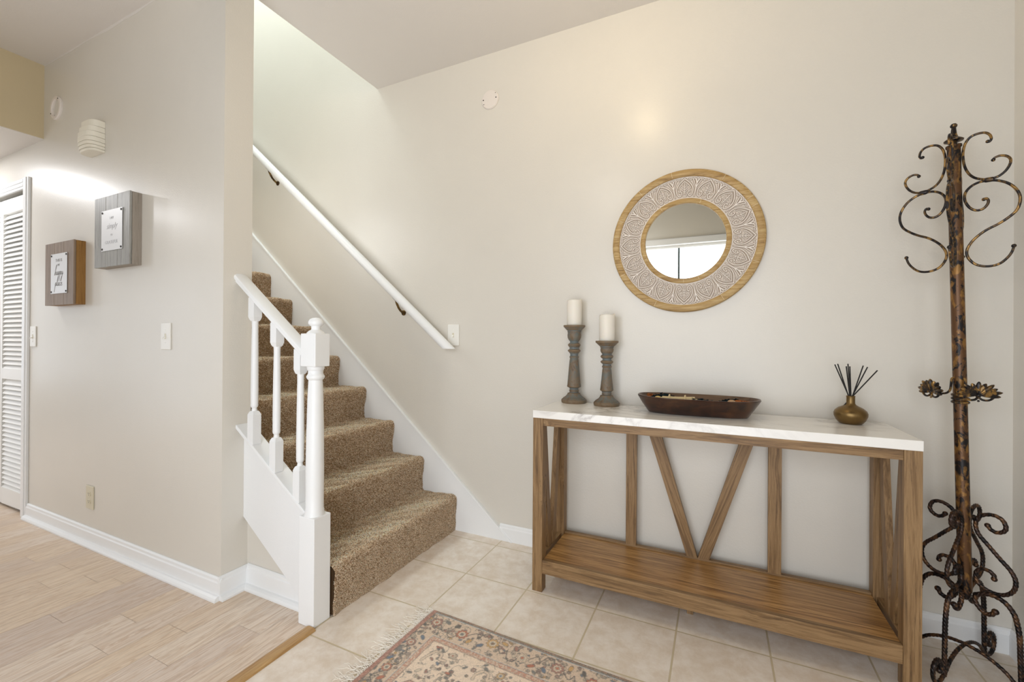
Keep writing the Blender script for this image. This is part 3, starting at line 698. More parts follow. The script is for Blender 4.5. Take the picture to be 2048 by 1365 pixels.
# ------------------------------------------------------------------ two plank signs
def text_mesh(name, body, size, loc, mat, parent, shear=0.0, sx=1.0):
    cu = bpy.data.curves.new(name, 'FONT'); cu.body = body; cu.size = size; cu.align_x = 'CENTER'; cu.align_y = 'CENTER'; cu.extrude = 0.0003; cu.shear = shear; cu.resolution_u = 4; cu.offset = -0.012 * size
    o = bpy.data.objects.new(name, cu); C.objects.link(o)
    bpy.context.view_layer.update()
    me = bpy.data.meshes.new_from_object(o); bpy.data.objects.remove(o)
    me.materials.clear(); me.materials.append(mat)
    o = bpy.data.objects.new(name, me); C.objects.link(o); o.parent = parent
    o.rotation_euler = (math.pi / 2, 0, 0); o.scale = (sx, 1, 1)
    o.location = Vector(loc) - WLOC[parent.name]; WLOC[o.name] = Vector(loc); return o
GL = {'h': ([[(0.0, 0.0), (0.16, 0.55), (0.34, 1.25), (0.30, 1.35), (0.18, 0.9), (0.10, 0.0), (0.22, 0.38), (0.36, 0.44), (0.40, 0.25), (0.42, 0.02), (0.56, 0.10)]], 0.54),
      'a': ([[(0.34, 0.40), (0.16, 0.42), (0.05, 0.18), (0.14, 0.0), (0.28, 0.12), (0.36, 0.42), (0.36, 0.04), (0.50, 0.10)]], 0.50),
      'p': ([[(0.02, 0.10), (0.14, 0.44), (0.06, -0.20), (-0.02, -0.80), (0.10, 0.20), (0.26, 0.46), (0.34, 0.24), (0.22, 0.02), (0.12, 0.06), (0.44, 0.10)]], 0.44),
      'y': ([[(0.02, 0.40), (0.06, 0.06), (0.20, 0.04), (0.34, 0.42), (0.26, -0.30), (0.10, -0.85), (0.02, -0.60), (0.30, -0.05), (0.52, 0.20)]], 0.46),
      'l': ([[(0.0, 0.05), (0.16, 0.50), (0.30, 1.15), (0.22, 1.25), (0.12, 0.70), (0.14, 0.05), (0.30, 0.08)]], 0.30),
      'c': ([[(0.34, 0.36), (0.22, 0.44), (0.06, 0.24), (0.12, 0.0), (0.28, 0.02), (0.42, 0.12)]], 0.42),
      'e': ([[(0.06, 0.18), (0.26, 0.26), (0.26, 0.42), (0.12, 0.38), (0.08, 0.10), (0.20, -0.02), (0.48, 0.12)]], 0.48)}
def script(word, x, z, size, y, mat, parent):
    m = MB(); adv = 0.0; tot = sum(GL[ch][1] for ch in word)
    for ch in word:
        for st_ in GL[ch][0]:
            pts = spline([((adv + a - tot / 2) * size + x + b * size * 0.22, y, z + b * size) for a, b in st_], 6)
            m.tube(pts, 0.00065, 6)
        adv += GL[ch][1]
    return m.build('lettering', mat, parent)
def sign(x0, x1, z0, z1, dep, mat, emat, plate, label, words, ink):
    t = thing('plank_sign', ((x0 + x1) / 2, YW, z0), label, 'wall sign')
    yf = YW - dep; w_ = (x1 - x0) / 3; g = 0.0010
    for i in range(3): MB().box(x0 + i * w_ + g, x0 + (i + 1) * w_ - g, yf, yf + 0.010, z0, z1).build('plank', mat, t, bevel=0.0012)
    MB().box(x0 + 0.001, x1 - 0.001, yf + 0.011, YW, z0 + 0.001, z1 - 0.001).build('frame', emat, t, bevel=0.001)
    a, b, c, d_ = plate
    MB().box(a, b, yf - 0.0035, yf - 0.002, c, d_).build('metal_plate', M['plate'], t)
    for px_ in (a + 0.009, b - 0.009):
        for pz_ in (c + 0.010, d_ - 0.010): MB().lathe_y([(0.0001, 0), (0.0058, 0), (0.0045, 0.003), (0.0001, 0.0038)], (px_, yf - 0.003, pz_), 14).build('nail_head', M['dark'], t)
    mx = (a + b) / 2
    for body, zz, sz, sh, sx in words:
        if sh == 9: script(body, mx, zz, sz, yf - 0.0040, M[ink], t); continue
        text_mesh('lettering', body, sz, (mx, yf - 0.0039, zz), M[ink], t, sh, sx)
sign(-3.455, -3.112, 1.287, 1.634, 0.050, M['board_brown'], M['board_edge'], (-3.372, -3.178, 1.350, 1.570),
     'brown plank sign with amber edge reading happy place, beside the louvered door',
     [('THIS IS', 1.532, 0.023, 0, 1.15), ('MY', 1.506, 0.018, 0, 1), ('happy', 1.452, 0.042, 9, 1), ('place', 1.392, 0.042, 9, 1)], 'ink')
sign(-2.887, -2.545, 1.462, 1.815, 0.050, M['board_grey'], M['board_grey_edge'], (-2.806, -2.606, 1.540, 1.742),
     'grey plank sign with pale plate of faint lettering, higher and nearer the corner',
     [('I AM', 1.700, 0.018, 0, 1), ('simply', 1.660, 0.040, 0.35, 1), ('so', 1.618, 0.022, 0, 1), ('GRATEFUL', 1.580, 0.024, 0, 1.1)], 'ink_faint')

# ------------------------------------------------------------------ console table
def console():
    xl, xr, yf, yb, zt, zl = -0.736, 0.587, 1.776, 2.124, 0.798, 0.765
    t = thing('console_table', ((xl + xr) / 2, 1.95, 0), 'rustic wooden console table with white marble top and V-shaped braces', 'table')
    MB().box(xl, xr, yf, yb, zl, zt).build('tabletop', M['marble'], t, bevel=0.0015)
    L = 0.047
    for a in (xl + 0.001, xr - L):
        for b in (yf + 0.002, yb - L - 0.001): MB().box(a, a + L - 0.001, b, b + L, 0, zl).build('leg', M['oak_z'], t, bevel=0.0015)
    MB().box(xl + L, xr - L, yf + 0.006, yf + 0.030, 0.731, zl).build('front_apron', M['oak_x'], t, bevel=0.001)
    MB().box(xl + L, xr - L, yb - 0.032, yb - 0.008, 0.731, zl).build('back_apron', M['oak_x'], t, bevel=0.001)
    for a in (xl + 0.010, xr - 0.034): MB().box(a, a + 0.024, yf + L, yb - L, 0.731, zl).build('side_rail', M['oak_y'], t, bevel=0.001)
    for a in (xl + 0.010, xr - 0.034): MB().box(a, a + 0.024, yf + L, yb - L, 0.085, 0.143).build('side_rail', M['oak_y'], t, bevel=0.001)
    MB().box(xl + L, xr - L, yf + 0.004, yf + 0.026, 0.082, 0.141).build('front_shelf_rail', M['oak_x'], t, bevel=0.0012)
    MB().box(xl + L, xr - L, yf + 0.0275, yb - 0.034, 0.120, 0.139).build('shelf', M['shelf'], t, bevel=0.001)
    MB().box(xl + L, xr - L, yb - 0.033, yb - 0.010, 0.090, 0.146).build('back_shelf_rail', M['oak_x'], t, bevel=0.001)
    yv0, yv1 = yb - 0.034, yb - 0.012
    zb_, zt_ = 0.146, 0.731
    for a in (-0.386, 0.1965): MB().box(a, a + 0.048, yv0, yv1, zb_, zt_).build('back_slat', M['oak_z'], t, bevel=0.001)
    cx = -0.073
    MB().prism([(-0.300, zt_), (-0.245, zt_), (cx, zb_ + 0.0), (cx, zb_), (-0.118, zb_)], 'y', yv0, yv1).build('diagonal_brace', M['oak_vl'], t, bevel=0.001)
    MB().prism([(0.161, zt_), (0.107, zt_), (cx + 0.001, zb_), (-0.026, zb_)], 'y', yv0, yv1).build('diagonal_brace', M['oak_vr'], t, bevel=0.001)
    # side V braces
    ym = (yf + yb) / 2
    for a in (xl + 0.010, xr - 0.034):
        MB().prism([(yf + L, zt_), (yf + L + 0.045, zt_), (ym - 0.001, 0.143), (ym - 0.045, 0.143)], 'x', a, a + 0.022).build('side_brace', M['oak_z'], t, bevel=0.001)
        MB().prism([(yb - L, zt_), (yb - L - 0.045, zt_), (ym + 0.001, 0.143), (ym + 0.045, 0.143)], 'x', a, a + 0.022).build('side_brace', M['oak_z'], t, bevel=0.001)
    MB().box(-0.105, -0.081, 1.90, 1.925, 0.0, 0.120).build('centre_foot', M['oak_z'], t, bevel=0.001)
console()
ZT = 0.798

# ------------------------------------------------------------------ candles and holders
def holder(cx, cy, hgt, prof, label, s=1.0):
    t = thing('candle_holder', (cx, cy, ZT), label, 'candle holder')
    pr = [(r * s, z) for r, z in prof]
    zs = [z for r, z in prof]
    def part(name, z0, z1, smooth=True):
        seg = [(r, z) for r, z in pr if z0 - 1e-6 <= z <= z1 + 1e-6]
        m = MB().lathe(seg, (cx, cy, ZT), 48); return m.build(name, M['holder'], t, auto=True)
    H1, H2 = 0.048, hgt - 0.026
    part('base', 0, H1); part('stem', H1, H2); part('drip_pan', H2, hgt)
tall = [(0.060, 0), (0.062, 0.004), (0.063, 0.012), (0.060, 0.018), (0.055, 0.021), (0.055, 0.023), (0.050, 0.026), (0.040, 0.033), (0.033, 0.042), (0.031, 0.048), (0.022, 0.051),
        (0.0225, 0.056), (0.024, 0.060), (0.0225, 0.064), (0.021, 0.068), (0.024, 0.075), (0.033, 0.079), (0.0345, 0.082), (0.033, 0.090), (0.028, 0.150), (0.023, 0.210), (0.021, 0.222), (0.023, 0.226), (0.0235, 0.230), (0.020, 0.234),
        (0.020, 0.244), (0.026, 0.252), (0.032, 0.258), (0.031, 0.263), (0.023, 0.269), (0.023, 0.276), (0.030, 0.284), (0.032, 0.289), (0.029, 0.294), (0.021, 0.300), (0.021, 0.306), (0.028, 0.314), (0.033, 0.326), (0.034, 0.338), (0.032, 0.350), (0.033, 0.352), (0.034, 0.356), (0.033, 0.361), (0.036, 0.361), (0.050, 0.376), (0.054, 0.380), (0.054, 0.387), (0.048, 0.387), (0.047, 0.385), (0, 0.385)]
holder(-0.646, 2.094, 0.387, tall, 'taller of the two turned grey-brown candle holders on the marble table')
short = [(0.060, 0), (0.062, 0.004), (0.063, 0.012), (0.060, 0.018), (0.055, 0.021), (0.055, 0.023), (0.050, 0.026), (0.040, 0.033), (0.033, 0.042), (0.031, 0.048), (0.022, 0.051), (0.0235, 0.056), (0.022, 0.062), (0.024, 0.068),
         (0.031, 0.072), (0.032, 0.076), (0.031, 0.082), (0.026, 0.125), (0.022, 0.170), (0.020, 0.180), (0.023, 0.184), (0.0235, 0.188), (0.020, 0.192), (0.020, 0.198), (0.028, 0.204), (0.031, 0.209), (0.028, 0.214), (0.021, 0.218),
         (0.021, 0.224), (0.029, 0.230), (0.031, 0.235), (0.028, 0.240), (0.022, 0.246), (0.027, 0.252), (0.031, 0.260), (0.032, 0.268), (0.030, 0.276), (0.033, 0.279), (0.033, 0.284), (0.035, 0.284), (0.050, 0.298), (0.055, 0.302), (0.055, 0.310), (0.049, 0.310), (0.048, 0.308), (0, 0.308)]
holder(-0.476, 2.070, 0.310, short, 'shorter of the two turned grey-brown candle holders on the marble table', 0.98)
def candle(cx, cy, z0, h, label):
    R = 0.037; v = []; seg = 48; prof_n = 6
    m = MB(); rings = []
    def top(a): return h + 0.0035 * math.cos(a - 1.0) + 0.0018 * math.sin(3 * a)
    vs = []
    for (r, f) in ((R - 0.0012, 0), (R, 0.02), (R, 0.97), (R - 0.001, 1.0), (R - 0.004, 1.0)):
        vs += [(cx + r * math.cos(a), cy + r * math.sin(a), z0 + top(a) * f) for a in np.linspace(0, 2 * math.pi, seg, endpoint=False)]
    for r, dz in ((R - 0.008, 0.006), (0.012, 0.010)):
        vs += [(cx + r * math.cos(a), cy + r * math.sin(a), z0 + h - dz) for a in np.linspace(0, 2 * math.pi, seg, endpoint=False)]
    f = [(k * seg + i, k * seg + (i + 1) % seg, (k + 1) * seg + (i + 1) % seg, (k + 1) * seg + i) for k in range(6) for i in range(seg)]
    f += [tuple(reversed(range(seg))), tuple(range(6 * seg, 7 * seg))]
    t = thing('pillar_candle', (cx, cy, z0), label, 'candle')
    m.add(vs, f).build('wax', M['wax'], t, smooth=True)
    MB().tube([(cx, cy, z0 + h - 0.011), (cx, cy, z0 + h - 0.004), (cx + 0.001, cy, z0 + h)], 0.0011, 8).build('wick', M['dark'], t)
candle(-0.646, 2.094, ZT + 0.3852, 0.130, 'ivory pillar candle on the taller holder')
candle(-0.476, 2.070, ZT + 0.3082, 0.128, 'ivory pillar candle on the shorter holder')

# ------------------------------------------------------------------ dough bowl with potpourri
def stadium(x0, x1, y0, y1, z, n=64, p=3.0, tilt=0.0):
    cx, cy, a, b = (x0 + x1) / 2, (y0 + y1) / 2, (x1 - x0) / 2, (y1 - y0) / 2; out = []
    for k in range(n):
        t_ = 2 * math.pi * k / n; c, s = math.cos(t_), math.sin(t_)
        out.append((cx + a * math.copysign(abs(c) ** (2 / p), c), cy + b * math.copysign(abs(s) ** (2 / 2.3), s), z + tilt * abs(c) ** 3))
    return out
def bowl():
    t = thing('dough_bowl', (-0.08, 1.99, ZT), 'long dark walnut dough bowl filled with potpourri on the marble table', 'bowl')
    n = 64
    o_ = [stadium(-0.268, 0.112, 1.935, 2.055, ZT), stadium(-0.274, 0.118, 1.928, 2.062, ZT + 0.004), stadium(-0.300, 0.143, 1.900, 2.095, ZT + 0.040, tilt=.001), stadium(-0.318, 0.163, 1.882, 2.118, ZT + 0.069, tilt=.003), stadium(-0.316, 0.161, 1.884, 2.116, ZT + 0.073, tilt=.003)]
    i_ = [stadium(-0.309, 0.154, 1.891, 2.109, ZT + 0.073, tilt=.003), stadium(-0.295, 0.140, 1.906, 2.094, ZT + 0.050), stadium(-0.270, 0.115, 1.935, 2.060, ZT + 0.018), stadium(-0.24, 0.09, 1.95, 2.04, ZT + 0.014)]
    def loft(rings, capa, capb):
        v = [p for r in rings for p in r]; f = [(k * n + i, k * n + (i + 1) % n, (k + 1) * n + (i + 1) % n, (k + 1) * n + i) for k in range(len(rings) - 1) for i in range(n)]
        if capa: f.append(tuple(reversed(range(n))))
        if capb: f.append(tuple((len(rings) - 1) * n + k for k in range(n)))
        return MB().add(v, f)
    loft(o_, True, False).build('outer_shell', M['bowl'], t, auto=True)
    loft([o_[-1]] + i_, False, True).build('hollow', M['bowl_in'], t, auto=True)
    # potpourri: uncountable petals
    r = random.Random(11)
    def petals(name, label, mat, spots, n_, size):
        m = MB()
        for (sx, sy, rad, h0) in spots:
            for _ in range(n_):
                a = r.uniform(0, 2 * math.pi); q = rad * math.sqrt(r.random()); px_, py_ = sx + q * math.cos(a), sy + q * math.sin(a) * 0.7
                px_ = min(max(px_, -0.27), 0.115); py_ = min(max(py_, 1.945), 2.05); pz_ = ZT + h0 + r.uniform(0, 0.018) * (1 - q / rad) ; s = size * r.uniform(0.7, 1.3)
                M3 = Matrix.Rotation(r.uniform(0, 6.28), 3, 'Z') @ Matrix.Rotation(r.uniform(-1.2, 1.2), 3, 'X')
                vs = []
                for u_ in (-1, -0.3, 0.4, 1):
                    wid = s * 0.5 * (1 - abs(u_) ** 2 * .8)
                    for w2 in (-1, 0, 1): vs.append(Vector((px_, py_, pz_)) + M3 @ Vector((u_ * s, w2 * wid, 0.35 * s * (u_ * u_ + w2 * w2 * .6))))
                m.add(vs, [(i * 3 + j, i * 3 + j + 1, i * 3 + j + 4, i * 3 + j + 3) for i in range(3) for j in range(2)])
        return tag(m.build(name, mat, None, smooth=True, origin=(spots[0][0], spots[0][1], ZT + 0.02)), label, 'potpourri', None, 'stuff')
    petals('dried_petals', 'dark teal dried petals piled in the walnut bowl', M['petal_teal'], [(-0.245, 2.0, 0.055, .052), (-0.215, 2.04, 0.045, .060), (-0.075, 1.99, 0.05, .052), (-0.03, 2.0, 0.05, .046), (0.035, 1.99, 0.04, .050), (0.06, 2.03, 0.035, .056)], 45, 0.011)
    petals('wood_shavings', 'orange wood shavings at both ends of the walnut bowl', M['petal_orange'], [(0.105, 1.99, 0.035, .054), (-0.285, 2.03, 0.018, .060), (0.075, 1.97, 0.02, .052)], 26, 0.012)
    petals('dark_leaf_bed', 'blackish dried leaves lining the bottom of the walnut bowl', M['petal_dark'], [(x, 1.995, 0.055, .036) for x in (-0.20, -0.14, -0.08, -0.01, 0.05)], 60, 0.014)
    tw = thing('twig_bundle', (-0.15, 2.0, ZT + 0.06), 'pale bundle of tied twigs lying in the walnut bowl', 'twig bundle')
    m = MB()
    for k in range(11):
        y_ = 1.985 + 0.0032 * (k % 4) * 2.2; z_ = ZT + 0.058 + 0.0045 * (k // 4); j = r.uniform(-.012, .012)
        m.tube([(-0.215 + j, y_ + r.uniform(-.012, .012), z_), (-0.15, y_, z_), (-0.085 + j, y_ + r.uniform(-.014, .014), z_ + 0.004)], 0.0026, 8)
    m.build('twigs', M['twig'], tw, auto=True)
    for x in (-0.185, -0.122):
        MB().tube([(x, 1.996 + 0.017 * math.cos(a), ZT + 0.064 + 0.012 * math.sin(a)) for a in np.linspace(0, 2 * math.pi, 24)], 0.0035, 8).build('tie', M['twig'], tw, auto=True)
    sh = thing('dried_pod', (-0.225, 1.955, ZT + 0.06), 'small yellowish dried pod at the left end of the walnut bowl', 'dried pod')
    MB().ball((-0.228, 1.955, ZT + 0.066), 0.013, 16, 8, 0.6).build('pod', paint('yellow_pod', srgb(206, 176, 112), 0.7, 0.2, 0.0), sh, smooth=True)
    MB().ball((0.055, 1.96, ZT + 0.066), 0.015, 16, 8, 0.5).build('wood_slice', paint('tan_pod', srgb(196, 160, 124), 0.7, 0.2, 0.0), thing('wood_slice', (0.055, 1.96, ZT + 0.06), 'small tan wood slice near the right end of the walnut bowl', 'wood slice'), smooth=True)
bowl()

# ------------------------------------------------------------------ reed diffuser
def diffuser():
    cx, cy = 0.461, 2.040
    t = thing('diffuser_bottle', (cx, cy, ZT), 'squat round bronze diffuser bottle at the right end of the marble table', 'bottle')
    MB().lathe([(0.032, 0), (0.036, 0.002), (0.046, 0.014), (0.0525, 0.030), (0.053, 0.040), (0.049, 0.050), (0.038, 0.060), (0.024, 0.067), (0.0165, 0.072), (0.0138, 0.078), (0.0135, 0.100), (0.0145, 0.104), (0.0135, 0.106), (0.0105, 0.106), (0.0100, 0.09), (0.0100, 0.02), (0, 0.02)], (cx, cy, ZT), 56).build('bottle', M['vase'], t, auto=True)
    tips = [((0.413, 2.05, 1.021), 'leftmost thin black reed'), ((0.418, 2.03, 1.024), 'second black reed from the left, crossing the leftmost'), ((0.449, 2.05, 1.015), 'left one of the three upright black reeds'),
            ((0.452, 2.04, 1.025), 'middle and tallest of the three upright black reeds'), ((0.460, 2.05, 1.015), 'right one of the three upright black reeds'), ((0.501, 2.05, 1.019), 'left one of the paired black reeds leaning right'),
            ((0.509, 2.03, 1.015), 'right one of the paired black reeds leaning right'), ((0.541, 2.04, 1.003), 'rightmost black reed, leaning furthest out')]
    for k, (tp, lb) in enumerate(tips):
        ang = k * 0.8; b = Vector((cx - (tp[0] - cx) * 0.10, cy + 0.004 * math.cos(ang), ZT + 0.026)); tpv = Vector(tp)
        # pass through the bottle neck
        nk = Vector((cx + max(-0.006, min(0.006, (tp[0] - cx) * 0.2)), cy + 0.005 * math.sin(ang * 1.7), ZT + 0.104))
        d_ = (tpv - nk).normalized(); b = nk - d_ * 0.055; b.x = max(cx - 0.03, min(cx + 0.03, b.x))
        o = MB().tube([b, nk, tpv], 0.0021, 8).build('diffuser_reed', M['reed'], None, origin=b)
        tag(o, lb + ' in the bronze bottle', 'reed', 'black reeds in the bronze bottle')
diffuser()

# ------------------------------------------------------------------ round carved mirror
def round_mirror():
    cx, cz = -0.138, 1.571
    t = thing('round_mirror', (cx, D, cz), 'round mirror in whitewashed carved frame with golden wood rings', 'mirror')
    R0, R1, R2, R3 = 0.328, 0.2955, 0.196, 0.174
    MB().lathe_y([(R1, 0), (R0, 0), (R0, 0.020), (R0 - 0.003, 0.026), (R0 - 0.010, 0.029), (R1 + 0.006, 0.028), (R1, 0.024)], (cx, D, cz), 128).build('outer_ring', M['gold_wood'], t, auto=True)
    ir = MB().lathe_y([(R3, 0.006), (R2, 0.006), (R2, 0.019), (R2 - 0.006, 0.023), (R3 + 0.004, 0.023), (R3, 0.020)], (cx, D, cz), 128).build('inner_ring', M['gold_wood'], t, auto=True)
    # joint lines of the ring segments
    jm = paint('pale_joint', srgb(222, 208, 176), 0.6, 0.2, 0)
    for a, (ra, rb, dd) in [(x, (R1, R0, 0.0292)) for x in (0.42, 0.55, 1.02, 1.75, 2.25, 2.75, 3.0, 3.62, 4.3, 5.25, 5.9)] + [(x, (R3, R2, 0.0232)) for x in (0.3, 1.2, 2.15, 3.55, 4.7, 5.05, 6.0)]:
        ca, sa = math.cos(a), math.sin(a)
        p = [(cx + r * ca + w2 * sa, D - dd - 0.0002, cz + r * sa - w2 * ca) for r, w2 in ((ra + .003, -.0006), (rb - .003, -.0006), (rb - .003, .0006), (ra + .003, .0006))]
        p2 = [(a_, b_ + 0.002, c_) for a_, b_, c_ in p]
        MB().add(p + p2, [(0, 1, 2, 3), (4, 7, 6, 5), (0, 4, 5, 1), (1, 5, 6, 2), (2, 6, 7, 3), (3, 7, 4, 0)]).build('ring_joint', jm, t)
    # carved band: height field of 16 heart palmettes
    NR, NA, NM = 84, 16 * 104, 16
    rr = np.linspace(R2 - 0.001, R1 + 0.001, NR); aa = np.linspace(0, 2 * np.pi, NA, endpoint=False)
    Rg, Ag = np.meshgrid(rr, aa, indexing='ij')
    per = 2 * np.pi / NM; ph_ = (Ag - np.pi / 2 + per / 2) % per - per / 2
    u_ = ph_ * (R1 + R2) / 2 / ((R1 + R2) / 2 * per / 2)     # -1..1 across the motif
    v_ = (Rg - R2) / (R1 - R2)                               # 0..1 outward
    au = np.abs(u_)
    sc = np.array([(R1 + R2) / 2 * per / 2, R1 - R2])
    def sd(pts, loop=False):
        d = np.full(u_.shape, 9.0)
        pts = spline(pts, 6)
        for p, q in zip(pts, pts[1:]):
            P0 = p * sc; Q0 = q * sc; e = Q0 - P0; wx = au * sc[0] - P0[0]; wy = v_ * sc[1] - P0[1]
            h_ = np.clip((wx * e[0] + wy * e[1]) / (e @ e + 1e-12), 0, 1); d = np.minimum(d, np.hypot(wx - e[0] * h_, wy - e[1] * h_))
        return d
    L_ = [([(0.0, 0.93), (0.18, 0.84), (0.50, 0.68), (0.76, 0.44), (0.72, 0.20), (0.50, 0.12), (0.30, 0.24), (0.38, 0.36), (0.50, 0.32)], .0017),
          ([(0.0, 0.80), (0.20, 0.70), (0.46, 0.56), (0.52, 0.46)], .0013),
          ([(0.0, 0.72), (0.0, 0.22)], .0014), ([(0.0, 0.52), (0.12, 0.56), (0.22, 0.62)], .0011), ([(0.0, 0.40), (0.12, 0.44), (0.26, 0.50)], .0011), ([(0.0, 0.30), (0.10, 0.33), (0.22, 0.37)], .0010),
          ([(0.0, 0.10), (0.14, 0.10), (0.20, 0.20)], .0012),
          ([(1.0, 0.10), (0.98, 0.50), (1.0, 0.78)], .0014), ([(1.0, 0.50), (0.86, 0.66), (0.74, 0.80), (0.66, 0.90), (0.80, 0.92), (0.90, 0.84), (1.0, 0.66)], .0014), ([(1.0, 0.96), (0.92, 0.88), (1.0, 0.76)], .0012), ([(0.60, 0.93), (0.46, 0.86), (0.34, 0.92)], .0012)]
    hgt = np.zeros_like(u_); grv = np.zeros_like(u_)
    for pts, wd_ in L_:
        q_ = sd(pts); hgt = np.maximum(hgt, np.exp(-(q_ / (wd_ * 1.5)) ** 4)); grv = np.maximum(grv, np.exp(-((q_ - wd_ * 2.1) / (wd_ * 0.62)) ** 2))
    grv = grv * (1 - hgt)
    edge = np.exp(-((v_ - 0.02) / .03) ** 2) + np.exp(-((v_ - 0.985) / .03) ** 2); hgt = np.maximum(hgt, np.clip(edge, 0, 1))
    grain = 0.5 + 0.5 * np.sin(u_ * 37 + 5 * np.sin(v_ * 23 + Ag * 7)) * np.sin(v_ * 61 + Ag * 13)
    dep = 0.0125 + 0.0040 * hgt - 0.0030 * grv + 0.0004 * grain
    X = cx + Rg * np.cos(Ag); Z = cz + Rg * np.sin(Ag); Y = D - dep
    V = np.stack([X, Y, Z], -1).reshape(-1, 3); I = np.arange(NR * NA).reshape(NR, NA)
    Fq = np.stack([I[:-1], np.roll(I, -1, 1)[:-1], np.roll(I, -1, 1)[1:], I[1:]], -1).reshape(-1, 4)
    hi, lo = np.array(srgb(236, 228, 220)[:3]), np.array(srgb(128, 100, 66)[:3]); k_ = np.clip(0.74 + 0.26 * hgt - 0.72 * grv - 0.22 * (grain < .22) * (1 - hgt), 0, 1)[..., None]
    o = np_mesh('carved_band', V, Fq, M['carved'], t); color_attr(o.data, 'tint', (hi * k_ + lo * (1 - k_)).reshape(-1, 3))
    MB().lathe_y([(0.0001, 0.004), (R1 + 0.002, 0.004), (R1 + 0.002, 0.0085), (0.0001, 0.0085)], (cx, D, cz), 96).build('backing_board', M['gold_wood'], t)
    MB().lathe_y([(0.0001, 0.009), (R3 + 0.002, 0.009), (R3 + 0.002, 0.0125), (0.0001, 0.0125)], (cx, D, cz), 96).build('mirror_glass', M['mirror'], t)
round_mirror()

